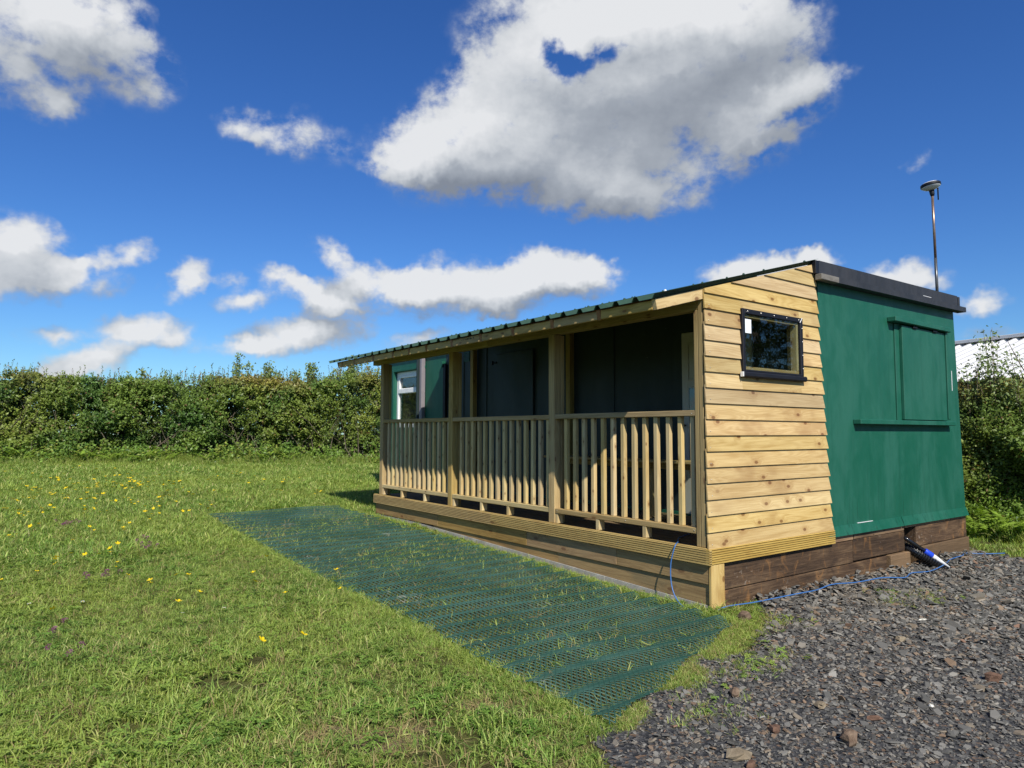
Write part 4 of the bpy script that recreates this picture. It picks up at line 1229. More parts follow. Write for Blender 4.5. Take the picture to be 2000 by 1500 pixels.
    for poly in ([(0.01, 0.497), (ix0, 0.497), (ix0, roof_z(ix0) - .10), (0.01, roof_z(0.01) - .10)],
                 [(ix1, 0.497), (1.70, 0.497), (1.64, roof_z(1.64) - .10), (ix1, roof_z(ix1) - .10)],
                 [(ix0, 0.497), (ix1, 0.497), (ix1, iz0), (ix0, iz0)],
                 [(ix0, iz1), (ix1, iz1), (ix1, roof_z(ix1) - .10), (ix0, roof_z(ix0) - .10)]):
        prism_xz('gable_lining', poly, 0.0015, 0.0125, M_RAFTER, T)
    for x in (ix0 - 0.047, ix1 + 0.002, 1.60):
        box('gable_stud', x, x + 0.045, 0.013, 0.098, 0.4945, roof_z(x) - 0.115, M_FRAME, T, 0.003)
    xl = -0.018
    xr_ = lambda z: 1.845 - (z - 0.5) * 0.077
    top_cut = lambda x: roof_z(x) - 0.004
    k_ = 0
    zb = 0.498
    while zb < 3.0:
        z1 = zb + 0.150
        xr0 = xr_(zb) + random.uniform(-.006, .008); xr1 = xr_(z1) + random.uniform(-.012, -0.004)
        xl0 = xl + random.uniform(-.004, .004)
        poly = [(xl0, zb), (xr0, zb), (xr1, z1), (xl0 + 0.004, z1)]
        # follow the roof slope
        poly = clip_poly(poly, -ROOF_S, 1.0, 2.442 + ROOF_S * 0.58 - 0.004)
        pieces = [poly]
        if z1 > wz0 and zb < wz1 - 0.01:
            left = clip_poly(poly, 1, 0, wx0 + 0.012)
            right = clip_poly(poly, -1, 0, -(wx1 - 0.012))
            pieces = [left, right]
            mid = clip_poly(clip_poly(poly, -1, 0, -(wx0 + 0.0125)), 1, 0, wx1 - 0.0125)
            if zb < wz0:
                pieces.append(clip_poly(mid, 0, 1, wz0 + 0.012))
            if z1 > wz1:
                pieces.append(clip_poly(mid, 0, -1, -(wz1 - 0.012)))
            if zb < wz0 or z1 > wz1:
                # board notched round the window is still one board where it is solid
                pass
        for pc in pieces:
            if len(pc) >= 3:
                clad_board('cladding_board', pc, zb, T, M_CLAD)
        zb += 0.1286
    # bright sawn edges at the cabin end of the top boards
    # window
    W_ = thing('window', (0, 0, 0), '', '')
    del W_['label'], W_['category']
    W_.parent = T; W_.location = Vector((0.9, -0.03, wz0)) - wpos(T)
    y0, y1 = -0.044, -0.0005
    box('frame', wx0, ix0, y0, y1, wz0 + 0.03, wz1, M_BLACK, W_, 0.004)
    box('frame', ix1, wx1, y0, y1, wz0 + 0.03, wz1, M_BLACK, W_, 0.004)
    box('frame', ix0, ix1, y0 + .0005, y1, iz1, wz1 - .0005, M_BLACK, W_, 0.004)
    box('frame', ix0, ix1, y0 + .0005, y1, wz0 + 0.03, iz0, M_BLACK, W_, 0.004)
    box('sill', wx0 - 0.02, wx1 + 0.028, -0.064, -0.0005, wz0 - 0.018, wz0 + 0.0295, M_BLACK, W_, 0.012)
    box('sill_cap', wx0 - 0.031, wx0 - 0.0205, -0.062, -0.030, wz0 - 0.016, wz0 + 0.026, M_WHITEP, W_, 0.008)
    box('pane', ix0, ix1, -0.030, -0.026, iz0, iz1, M_GLASS, W_, 0.0005)
    # timber lining seen through the glass
    box('window_lining', ix1 - 0.030, ix1 - 0.001, -0.020, 0.045, iz0 + 0.03, iz1 - 0.002, M_CLAD, W_, 0.003)
    box('window_lining', ix0 + 0.001, ix1 - 0.001, -0.021, 0.04, iz0 + 0.001, iz0 + 0.029, M_CLAD, W_, 0.003)
    box('window_lining', ix0 + 0.001, ix1 - 0.032, -0.020, 0.04, iz1 - 0.030, iz1 - 0.001, M_FRAME, W_, 0.003)
    box('sticker', ix0 + 0.006, ix0 + 0.10, -0.0318, -0.0304, iz1 - 0.165, iz1 - 0.045, M_STICKER, W_, 0.0004)
    scr = lathe_mesh('screw', [(0.007, 0), (0.006, 0.003), (0.001, 0.005)], M_STEEL, 8)
    for i in range(5):
        put('screw', scr, W_, (wx0 + 0.07 + i * 0.195, y0 - 0.0005, wz1 - 0.022), (math.pi / 2, 0, 0))
    for i in range(4):
        put('screw', scr, W_, (wx1 - 0.014, y0 - 0.0005, wz0 + 0.10 + i * 0.125), (math.pi / 2, 0, 0))
    m_ = box('mitre_gap', -0.0035 + wx1 - 0.03, wx1 - 0.0265, y0 - 0.0025, y0 + 0.004, wz1 - 0.05, wz1 + 0.006, M_WHITEP, W_, 0.001)
    m_.rotation_euler[0] = 0; m_.rotation_euler = (0, -math.pi / 2 + 0.65, 0)
    # inside, along the cabin wall: studs, header and the bench rail
    for y in (5.93, 3.55):
        box('stud', 1.62, 1.70, y - 0.05, y + 0.035, 0.4945, roof_z(1.66) - 0.105, M_FRAME, T, 0.003)
    box('header', 1.60, 1.70, 0.10, 5.87, 2.86, 2.905, M_FRAME, T, 0.003) if False else None
    box('bench_rail', 1.30, 1.345, 0.12, 3.4, 1.02, 1.10, M_FRAME, T, 0.003)
    for x0 in (1.02, 1.14, 1.26):
        box('bench_slat', x0, x0 + 0.10, 0.12, 3.4, 1.1005, 1.125, M_FRAME, T, 0.003)
    for y in (0.3, 1.75, 3.2):
        box('bench_leg', 1.28, 1.345, y - .03, y + .03, 0.4945, 1.0195, M_FRAME, T, 0.003)
    # nails in the cladding and the rail
    nail = lathe_mesh('nail', [(0.0045, 0), (0.004, 0.002), (0.001, 0.003)], M_STEEL, 6)
    for z in np.arange(0.53, 2.5, 0.1286):
        put('nail', nail, T, (0.03 + random.uniform(-.006, .006), -0.0225, z), (math.pi / 2, 0, 0))
    for y, z in ((0.14, 1.575), (0.13, 0.628), (1.85, 0.628), (0.9, 0.628)):
        put('nail', nail, T, (-0.0035, y, z), (0, -math.pi / 2, 0))
build_veranda()

# ------------------------------------------------------------------ what carries them: footing and sleepers
def build_footings():
    F_ = thing('concrete_footing', (0.1, 3.0, 0.0), 'pale concrete footing blocks under the front of the veranda', 'footing')
    ys = [-0.01, 1.18, 2.35, 3.6, 4.8, 6.02]
    for i in range(5):
        a, b = ys[i] + 0.002, ys[i + 1] - 0.002
        zt = lambda y: 0.050 + 0.0335 * y if y < 4.5 else 0.208
        za, zb_ = zt(a) - 0.001, min(zt(b), 0.213) - 0.001
        V = []
        for x in (0.004 + random.uniform(0, .004), 0.16):
            V += [(x, a, -0.25), (x, b, -0.25), (x, b, zb_), (x, a, za)]
        m = Vector((0.08, (a + b) / 2, 0.0))
        put('footing_block', mesh_from('footing_block', [Vector(v) - m for v in V], [[0, 3, 2, 1], [4, 5, 6, 7], [0, 1, 5, 4], [1, 2, 6, 5], [2, 3, 7, 6], [3, 0, 4, 7]], M_CONC), F_, m)
    S = thing('sleeper_plinth', (2.6, 0.1, 0.0), 'low plinth of dark old railway sleepers under the cabin and gable', 'plinth')
    def sl(x0, x1, z0, z1, dy=0.0, depth=0.14, rz=0.0, name='sleeper', mat=None):
        o = box(name, x0, x1, 0.004 + dy, depth + dy, z0, z1, mat or M_SLEEPER, S, 0.008)
        o.rotation_euler[1] += rz
        return o
    sl(0.168, 2.246, 0.146, 0.366, 0.004, rz=0.0)
    sl(0.168, 2.944, -0.10, 0.142, 0.012)
    sl(2.250, 3.318, 0.160, 0.372, -0.002)
    sl(2.948, 3.380, -0.08, 0.150, -0.030, 0.17, mat=M_SLEEPER_TAN)
    sl(3.600, 4.915, 0.176, 0.398, 0.0)
    sl(3.605, 4.955, -0.10, 0.172, -0.012, mat=M_SLEEPER_TAN)
    sl(3.30, 3.64, -0.1, 0.39, 0.32, 0.14)
    for x0, x1, z0, z1 in ((1.86, 2.24, 0.372, 0.432), (2.26, 3.305, 0.375, 0.4345), (3.33, 4.46, 0.4005, 0.4345), (4.48, 4.90, 0.4005, 0.4345)):
        box('packing_strip', x0, x1, 0.0, 0.10, z0, z1, M_SHIM, S, 0.003)
    for y in (3.2, 6.2, 9.2):
        box('sleeper', 1.80, 4.85, y - 0.12, y + 0.12, -0.02 + 0.029 * y, 0.43, M_SLEEPER, S, 0.01)
    box('sleeper', 4.74, 4.88, 0.16, 9.3, 0.10, 0.43, M_SLEEPER, S, 0.01)
build_footings()

# ------------------------------------------------------------------ green mesh mat on the grass
def build_mesh_mat():
    a, b = 0.040, 0.0225            # node spacing across and along
    nx = int((MAT_X1 - MAT_X0) / a); ny = int((MAT_Y1 + 1.1) / b)
    J, I = np.meshgrid(np.arange(ny + 1), np.arange(nx + 1), indexing='ij')
    X = MAT_X0 + (I + 0.5 * (J % 2)) * a
    Y = -1.09 + J * b
    def wob(x, y):
        e = np.stack([x * 0 + 3, y * 1.2, x * 0], 1)
        return x + (vnoise(e, 41) - 0.5) * 0.05 * ((x - MAT_X0) / 2 * 2 - 1)
    def mz(x, y):
        e = np.stack([x * 0.55, y * 0.9, x * 0], 1)
        ph = 2 * math.pi * (y + (vnoise(e, 42) - 0.5) * 0.22 - 0.05 * x) / 0.215
        amp = 0.021 * (0.55 + 0.9 * vnoise(np.stack([x * 0.7, y * 0.7, x * 0], 1), 43)) * np.interp(y, [-1, 2.5, 5, 7], [1.15, 1.0, 0.75, 0.6])
        curl = 0.02 * np.clip((y - 6.75) / 0.3, 0, 1) ** 2
        return gz(x, y) + 0.037 + amp * np.sin(ph) + curl
    xf = X.ravel(); yf = Y.ravel()
    ok = (yf > mat_near(np.clip(xf, MAT_X0, MAT_X1))).reshape(X.shape)
    P = np.stack([wob(xf, yf), yf, mz(xf, yf)], 1).reshape(ny + 1, nx + 1, 3)
    segs = []
    j = np.arange(ny)[:, None] * np.ones(nx + 1, int)[None]
    i = np.arange(nx + 1)[None] * np.ones(ny, int)[:, None]
    j = j.ravel(); i = i.ravel()
    for d in (0, 1):
        i2 = np.where(j % 2 == 0, i - 1 + d, i + d)
        good = (i2 >= 0) & (i2 <= nx)
        jj, ii, kk = j[good], i[good], i2[good]
        g2 = ok[jj, ii] & ok[jj + 1, kk]
        segs.append((P[jj[g2], ii[g2]], P[jj[g2] + 1, kk[g2]]))
    A = np.concatenate([s[0] for s in segs]); B = np.concatenate([s[1] for s in segs])
    t = B - A
    t /= np.linalg.norm(t, axis=1, keepdims=True)
    side = np.stack([t[:, 1], -t[:, 0], t[:, 0] * 0], 1)
    w, h = 0.0036, 0.0026
    up = np.array([0, 0, 1.0])
    V = np.stack([A - side * w - up * h, A + up * h, A + side * w - up * h, B - side * w - up * h, B + up * h, B + side * w - up * h], 1)
    n = len(A)
    base = (np.arange(n) * 6)[:, None]
    F = np.concatenate([base + np.array([[0, 1, 4, 3]]), base + np.array([[1, 2, 5, 4]])])
    me = mesh_np('mesh_mat', V.reshape(-1, 3), F, M_MESH)
    o = put('mesh_mat', me, None)
    tag(o, 'long green plastic mesh mat laid on the grass in front of the veranda', 'mesh mat')
build_mesh_mat()

# ------------------------------------------------------------------ small things about the cabin
def build_small():
    # blue cable
    pts = [(0.55, 0.62, 0.502), (0.25, 0.50, 0.502), (0.03, 0.33, 0.506), (-0.045, 0.285, 0.505), (-0.075, 0.285, 0.46), (-0.085, 0.31, 0.34), (-0.095, 0.30, 0.20),
           (-0.11, 0.25, 0.10), (-0.12, 0.16, 0.035), (-0.10, 0.03, 0.018), (-0.03, -0.06, 0.015)]
    g = [(0.10, -0.085), (0.45, -0.11), (0.95, -0.16), (1.30, -0.15), (1.60, -0.13), (1.95, -0.17), (2.35, -0.22), (2.62, -0.30), (2.88, -0.25), (3.2, -0.29), (3.62, -0.26), (4.05, -0.15), (4.40, -0.02 - 0.12), (4.66, -0.06), (4.80, -0.20), (4.95, -0.30), (5.05, -0.34)]
    pts += [(x, y, gz1(x, y) + 0.046 + 0.006 * math.sin(x * 9)) for x, y in g]
    P = smooth_path(pts, 6)
    o0 = P[0]
    o = put('blue_cable', tube_mesh('blue_cable', [p - o0 for p in P], 0.0050, M_CABLE, 8), None, o0)
    tag(o, 'thin blue cable hanging off the deck edge and trailing along the sleepers', 'cable')
    # black ribbed hose in the gap between the sleepers
    hp = smooth_path([(3.40, 0.26, 0.20), (3.40, 0.10, 0.20), (3.42, -0.03, 0.155), (3.48, -0.12, 0.09), (3.58, -0.20, 0.02), (3.72, -0.27, -0.05)], 22)
    rad = [0.058 if (i % 4) < 2 else 0.046 for i in range(len(hp))]
    o = put('ribbed_hose', tube_mesh('ribbed_hose', [p - hp[0] for p in hp], rad, M_HOSE, 14, smooth=False), None, hp[0])
    tag(o, 'black ribbed drain hose coming out of the gap between sleepers', 'hose')
    # tube with a blue band and a white tapered end
    a = Vector((3.345, -0.02, 0.272)); b = Vector((3.64, -0.30, -0.005))
    d = (b - a).normalized(); L = (b - a).length
    T = thing('tapered_tube', a, 'black tube with blue band and white tapered end leaning out beside the ribbed hose', 'tube')
    rot = d.to_track_quat('Z', 'Y').to_euler()
    put('tube_body', lathe_mesh('tube_body', [(0.021, -0.06), (0.022, 0.0), (0.022, L * 0.40)], M_HOSE, 14), T, a, rot)
    put('blue_band', lathe_mesh('blue_band', [(0.031, 0), (0.033, 0.005), (0.033, L * 0.17), (0.029, L * 0.19)], M_BLUE, 14), T, a + d * (L * 0.395), rot)
    put('tapered_end', lathe_mesh('tapered_end', [(0.027, 0), (0.027, L * 0.08), (0.008, L * 0.42)], M_WHITEP, 14), T, a + d * (L * 0.58), rot)
    q = a + d * (L * 0.64)
    put('cable_tie', tube_mesh('cable_tie', [(-0.02, 0.0, -0.025), (0.03, -0.005, 0.02), (0.085, -0.01, 0.055)], 0.0035, M_BLACK, 6), T, q + Vector((0.0, -0.02, 0.01)))
    # survey antenna on its pole
    p0 = Vector((4.735, 0.15, 3.012)); p1 = Vector((4.705, 0.15, 4.40))
    T = thing('antenna_pole', p0, 'thin pole with a round white and black satellite antenna on the cabin roof', 'antenna')
    pm = p0.lerp(p1, 0.42)
    put('lower_pole', tube_mesh('lower_pole', [Vector((0, 0, 0)), pm - p0], 0.0175, M_POLE2, 12), T, p0)
    put('upper_pole', tube_mesh('upper_pole', [pm - p0, p1 - p0], 0.0155, M_POLE, 12), T, p0)
    put('base_plate', mesh_from('base_plate', *cham_box(0.14, 0.14, 0.012, 0.003), M_POLE2), T, p0 + Vector((0, 0, 0.006)))
    tilt = (math.radians(-6), math.radians(-4), 0)
    put('collar', lathe_mesh('collar', [(0.020, -0.02), (0.026, 0.0), (0.030, 0.05), (0.022, 0.062)], M_BLACK, 14), T, p1, tilt)
    put('antenna_base', lathe_mesh('antenna_base', [(0.03, 0.055), (0.075, 0.072), (0.105, 0.092), (0.110, 0.100)], M_WHITEP, 28), T, p1, tilt)
    put('antenna_band', lathe_mesh('antenna_band', [(0.111, 0.0985), (0.114, 0.106), (0.113, 0.132), (0.106, 0.139)], M_BLACK, 28), T, p1, tilt)
    put('antenna_dome', lathe_mesh('antenna_dome', [(0.106, 0.137), (0.085, 0.150), (0.045, 0.160), (0.002, 0.163)], M_WHITEP, 28), T, p1, tilt)
    put('stub_aerial', tube_mesh('stub_aerial', [(0, 0, 0.07), (0.0, 0, 0.04), (0.0, 0, -0.08)], [0.010, 0.0085, 0.007], M_BLACK, 8), T, p1 + Vector((0.052, -0.045, 0.01)))
    # offcut and stick on the veranda floor
    T = thing('timber_offcut', (1.5, 1.9, 0.49), 'pale timber offcut lying on the veranda floor behind the balusters', 'offcut')
    o = box('offcut_board', 0.98, 1.42, 1.50, 1.62, 0.4905, 0.520, M_BAL, T, 0.003)
    o.rotation_euler[2] += 0.5
    # stones lying on the gravel
    def stone(name, x, y, sx, sy, sz, mat, label, cat='stone', seed=0, rz=0.0, flat=False):
        r_ = np.random.default_rng(seed)
        n = 6
        V = []
        for lv, zf, rf in ((0, 0.0, 0.86), (1, 0.38, 1.0), (2, 0.85, 0.82), (3, 1.0, 0.55)):
            for i in range(n):
                an = 2 * math.pi * i / n + r_.uniform(-.3, .3)
                rr = rf * r_.uniform(0.70, 1.2)
                V.append((math.cos(an) * rr * sx / 2, math.sin(an) * rr * sy / 2, (zf + r_.uniform(-.08, .08)) * sz))
        F = [list(range(n))[::-1], [3 * n + i for i in range(n)]]
        for lv in range(3):
            F += [[lv * n + i, lv * n + (i + 1) % n, (lv + 1) * n + (i + 1) % n, (lv + 1) * n + i] for i in range(n)]
        o = put(name, mesh_from(name, [(v[0] * .85, v[1] * .85, v[2] * .85) for v in V], F, mat), None, (x, y, gz1(x, y) + 0.008), (r_.uniform(-.12, .12), r_.uniform(-.12, .12), rz))
        tag(o, label, cat)
    stone('stone', 0.03, -0.30, 0.15, 0.11, 0.075, M_STONE_BROWN, 'angular brown stone in the grass tuft by the pale corner batten', seed=1)
    stone('stone', -1.27, -1.79, 0.12, 0.09, 0.065, M_STONE_BROWN, 'biggest brown-grey block near the lower middle of the gravel', seed=2, rz=.4)
    stone('brick_shard', 0.25, -1.86, 0.125, 0.055, 0.06, M_BRICK, 'dark red brick shard on the gravel by the right edge', 'brick shard', seed=3, rz=-.9)
    stone('white_chip', -0.50, -1.83, 0.055, 0.03, 0.018, M_CHALK, 'small bright white rectangular chip on the gravel', 'chip', seed=4, rz=.5)
    stone('stone', -1.01, -1.50, 0.085, 0.075, 0.03, M_STONE_TAN, 'flat round tan stone in the middle of the gravel', seed=5)
    stone('stone', 0.55, -1.20, 0.11, 0.075, 0.035, M_STONE_TAN, 'smooth pale oval stone on the gravel midway to the cabin', seed=6)
    stone('stone', -1.83, -1.57, 0.17, 0.10, 0.035, M_STONE_TAN, 'long flat tan slab at the bottom edge of the gravel', seed=7, rz=-.3)
    stone('brick_shard', -1.86, -1.66, 0.07, 0.055, 0.03, M_BRICK, 'orange brick fragment beside the long tan slab', 'brick shard', seed=8)
    stone('stone', -1.25, -1.14, 0.075, 0.06, 0.05, M_STONE_BROWN, 'brown wedge-shaped stone at the left margin of the gravel', seed=9, rz=.8)
    stone('brick_shard', -0.93, -1.74, 0.10, 0.035, 0.025, M_BRICK, 'thin reddish brick sliver on the dark gravel below centre', 'brick shard', seed=10, rz=-.7)
    stone('stone', -0.02, -1.49, 0.10, 0.04, 0.03, M_STONE_GREY, 'long pale grey sliver of slate on the gravel', seed=11, rz=-.3)
    stone('stone', -1.46, -1.52, 0.11, 0.06, 0.035, M_BRICK, 'flat rust-brown stone on the gravel near the mat corner', seed=12, rz=.2)
    stone('wood_splinter', 1.25, -1.05, 0.10, 0.018, 0.012, M_CHALK, 'pale thin wood splinter lying on the gravel near the grass tuft', 'splinter', seed=13, rz=-.35)
build_small()

# ------------------------------------------------------------------ hedges, ferns, trees
def mixc(a, b, t):
    return np.asarray(a)[None] * (1 - t[:, None]) + np.asarray(b)[None] * t[:, None]

def hedge(name, label, p0, p1, height, thick, n_cl, leaf, seed, topfn=None, sprigs=160, nbranch=120, gap=0.552):
    """hedge along p0->p1; the front is on the left-hand... the side of normal nf"""
    global rng
    p0 = np.array(p0, float); p1 = np.array(p1, float)
    ax = p1 - p0; L = np.linalg.norm(ax); ax /= L
    nf = np.array([ax[1], -ax[0]])                       # to the front
    T = thing(name, (float((p0[0] + p1[0]) / 2), float((p0[1] + p1[1]) / 2), gz1((p0[0] + p1[0]) / 2, (p0[1] + p1[1]) / 2)), label, 'hedge')
    r_ = np.random.default_rng(seed)
    def Hh(s):
        h = height + (vnoise(np.stack([s * 0.6, s * 0, s * 0], 1), seed) - 0.5) * 0.35 + (vnoise(np.stack([s * 2.3, s * 0, s * 0], 1), seed + 1) - 0.5) * 0.16
        return h + (topfn(s) if topfn else 0)
    def bulge(s, h):
        q = np.stack([s * 1.15, h * 1.5, s * 0], 1)
        q2 = np.stack([s * 3.4, h * 3.8, s * 0 + 4], 1)
        return (vnoise(q, seed + 2) - 0.5) * 0.75 + (vnoise(q2, seed + 3) - 0.5) * 0.30
    # clusters in the volume
    n0 = n_cl * 5
    s = r_.uniform(0, L, n0); d = r_.uniform(-0.4, thick, n0); hf = r_.uniform(0.0, 1.12, n0)
    H = Hh(s)
    h = hf * H
    rnd = np.clip((h / H - 0.80) / 0.25, 0, 1) ** 2 * 0.35
    front = bulge(s, h) * np.clip(h / 0.5, 0.3, 1) + rnd - np.clip(0.5 - h, 0, .5) * 0.5
    depth_f = d - front
    depth_t = H + (vnoise(np.stack([s * 5, d * 5, s * 0], 1), seed + 5) - 0.5) * 0.18 - h
    depth = np.minimum(depth_f, depth_t)
    depth = np.minimum(depth, thick - d)
    keep = (depth > 0) & (r_.uniform(size=n0) < np.where(depth < 0.16, 1.0, np.where(depth < 0.4, 0.55, 0.22)))
    pocket = vnoise(np.stack([s * 2.0, h * 2.6, d * 2.0], 1), seed + 6) * 0.65 + vnoise(np.stack([s * 6.5, h * 7, d * 6.5], 1), seed + 7) * 0.35
    low = np.clip((1.35 - h) / 1.0, 0, 1)
    keep &= ~((pocket > gap - 0.05 * low) & (depth < 0.6) & (r_.uniform(size=n0) < 0.9))
    idx = np.nonzero(keep)[0][:n_cl]
    s, d, h, depth = s[idx], d[idx], h[idx], depth[idx]
    n = len(s)
    base = p0[None] + ax[None] * s[:, None] - nf[None] * d[:, None]
    P = np.stack([base[:, 0], base[:, 1], gz(base[:, 0], base[:, 1]) + h], 1)
    # leaves of each cluster
    m = 11
    out = np.stack([nf[0] * np.ones(n), nf[1] * np.ones(n), 0.55 + 0.6 * (h / H[idx])], 1)
    dirs = out[:, None, :] * 0.5 + r_.normal(size=(n, 1, 3)) * 0.5
    tw = r_.uniform(-1, 1, size=(n, m, 1)) * 0.11
    C = P[:, None, :] + dirs * tw + r_.normal(size=(n, m, 3)) * 0.030
    N = out[:, None, :] * 0.6 + r_.normal(size=(n, m, 3)) * 0.65
    sz = leaf * r_.uniform(0.6, 1.3, size=(n, m)) * (0.72 + 0.6 * vnoise(np.stack([s * 0.9, h * 0.9, s * 0 + 7], 1), seed + 12))[:, None]
    # colour by plant, by leaf
    sp1 = vnoise(np.stack([s * 0.75, h * 0.7, s * 0], 1), seed + 8)
    sp2 = vnoise(np.stack([s * 1.9, h * 1.6, s * 0 + 2], 1), seed + 9)
    col = mixc((0.130, 0.210, 0.038), (0.235, 0.280, 0.054), sp1)
    col = mixc_rows(col, (0.075, 0.155, 0.035), np.clip((sp2 - 0.5) * 3, 0, 0.8))
    topm = np.clip((h / H[idx] - 0.82) / 0.15, 0, 1) * np.clip((sp1 - 0.40) * 4, 0, 1)
    col = mixc_rows(col, (0.32, 0.235, 0.065), topm * 0.65)
    lowm = np.clip((0.75 - h) / 0.4, 0, 1)
    col = mixc_rows(col, (0.165, 0.28, 0.045), lowm * 0.75)
    cl = np.repeat(col[:, None, :], m, 1) * r_.uniform(0.65, 1.45, size=(n, m, 1))
    old = r_.uniform(size=(n, m)) < 0.03
    cl[old] = (0.20, 0.13, 0.05)
    cc, nn, ss, kk = C.reshape(-1, 3), N.reshape(-1, 3), sz.ravel(), cl.reshape(-1, 3)
    # the dense inside of the hedge
    ni = int(L * 1300)
    s2 = r_.uniform(0, L, ni); d2 = r_.uniform(0.55, max(thick - 0.2, 0.6), ni); h2 = r_.uniform(0.03, 0.93, ni) * Hh(s2)
    b2 = p0[None] + ax[None] * s2[:, None] - nf[None] * d2[:, None]
    c2 = np.stack([b2[:, 0], b2[:, 1], gz(b2[:, 0], b2[:, 1]) + h2], 1)
    n2 = np.array([nf[0], nf[1], 0.2])[None] + r_.normal(size=(ni, 3)) * 0.5
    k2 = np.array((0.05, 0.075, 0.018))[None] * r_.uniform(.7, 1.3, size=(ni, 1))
    cc = np.concatenate([cc, c2]); nn = np.concatenate([nn, n2]); ss = np.concatenate([ss, r_.uniform(0.10, 0.17, ni)]); kk = np.concatenate([kk, k2])
    # sprigs standing out of the top
    SC_, SN, SS, SK = [], [], [], []
    tubes = []
    for q in range(sprigs):
        s1 = r_.uniform(0, L); dd = r_.uniform(0.05, thick * 0.7)
        hh = float(Hh(np.array([s1]))[0])
        b = p0 + ax * s1 - nf * dd
        z0 = gz1(b[0], b[1]) + hh - 0.12
        ln = abs(r_.normal(0, 0.15)) + 0.08
        lean = r_.normal(0, 0.16, 2) + np.array([0.12, -0.04])
        red = r_.uniform() < 0.4
        tubes.append(((b[0], b[1], z0), (b[0] + lean[0] * ln, b[1] + lean[1] * ln, z0 + ln + 0.12), 0.004))
        k_ = int(4 + ln * 24)
        for t in np.linspace(0.25, 1, k_):
            SC_.append((b[0] + lean[0] * ln * t + r_.normal(0, .014), b[1] + lean[1] * ln * t + r_.normal(0, .014), z0 + (ln + .12) * t))
            SN.append(r_.normal(size=3) + np.array([0, 0, .5])); SS.append(leaf * r_.uniform(.5, 1.0))
            SK.append(np.array((0.22, 0.155, 0.055) if red else (0.17, 0.225, 0.05)) * r_.uniform(.7, 1.4))
    cc = np.concatenate([cc, np.array(SC_)]); nn = np.concatenate([nn, np.array(SN)]); ss = np.concatenate([ss, np.array(SS)]); kk = np.concatenate([kk, np.array(SK)])
    o = put('foliage', leaves_mesh('foliage', cc, nn, ss, kk, M_LEAF), T)
    o['kind'] = 'stuff'
    # branches and stems: crooked, grey-brown, some bare ones in front
    V = []; F = []
    def stick(pts, r0, r1, seg=4):
        b0 = len(V)
        k_ = len(pts)
        for i, p in enumerate(pts):
            rr = r0 + (r1 - r0) * i / (k_ - 1)
            for a in range(seg):
                an = 6.283 * a / seg
                V.append((p[0] + ax[0] * math.cos(an) * rr, p[1] + ax[1] * math.cos(an) * rr, p[2] + math.sin(an) * rr * 0.6)
                         if abs(pts[-1][2] - pts[0][2]) < 0.2 else (p[0] + math.cos(an) * rr, p[1] + math.sin(an) * rr, p[2]))
        for i in range(k_ - 1):
            for a in range(seg):
                F.append((b0 + i * seg + a, b0 + i * seg + (a + 1) % seg, b0 + (i + 1) * seg + (a + 1) % seg, b0 + (i + 1) * seg + a))
    for q in range(nbranch):
        s1 = r_.uniform(0, L); dd = r_.uniform(0.12, 0.7)
        h0 = r_.uniform(0, 1.1) if q % 2 else 0.0
        b = p0 + ax * s1 - nf * dd
        g0 = gz1(b[0], b[1])
        dirx = r_.normal(0, 0.55)
        pts = []
        ln = r_.uniform(0.7, 1.9)
        x = np.array([b[0], b[1], g0 + h0])
        v = np.array([ax[0] * dirx + nf[0] * r_.uniform(-.1, .45), ax[1] * dirx + nf[1] * r_.uniform(-.1, .45), 1.0 if q % 3 else r_.uniform(0.1, .5)])
        v /= np.linalg.norm(v)
        for i in range(6):
            pts.append(tuple(x))
            x = x + v * ln / 5
            v = v + r_.normal(0, 0.22, 3); v /= np.linalg.norm(v)
        stick(pts, r_.uniform(0.010, 0.024), 0.004)
    for a, b, r0 in tubes:
        mid = tuple((np.array(a) + np.array(b)) / 2 + r_.normal(0, .01, 3))
        stick([a, mid, b], r0, r0 * 0.5, 3)
    put('branches', mesh_np('branches', np.array(V), np.array(F), M_BARK), T)['kind'] = 'stuff'
    return T
def mixc_rows(c, b, t):
    t = np.asarray(t)[:, None]
    return c * (1 - t) + np.asarray(b)[None] * t

hedge('field_hedge', 'long thick green hedge along the back of the field left of the veranda', (-10.5, 21.35), (7.6, 14.82), 2.33, 1.25, 26000, 0.075, 101,
      topfn=lambda s: 0.30 * np.clip((s - 14.4) / 0.8, 0, 1) * np.clip((18.4 - s) / 1.2, 0, 1), sprigs=420, nbranch=210)
hedge('yard_hedge', 'bushy green hedge behind the right end of the green cabin', (7.12, 5.2), (6.95, -2.6), 2.04, 1.3, 36000, 0.056, 202, sprigs=140, nbranch=30, gap=0.66)

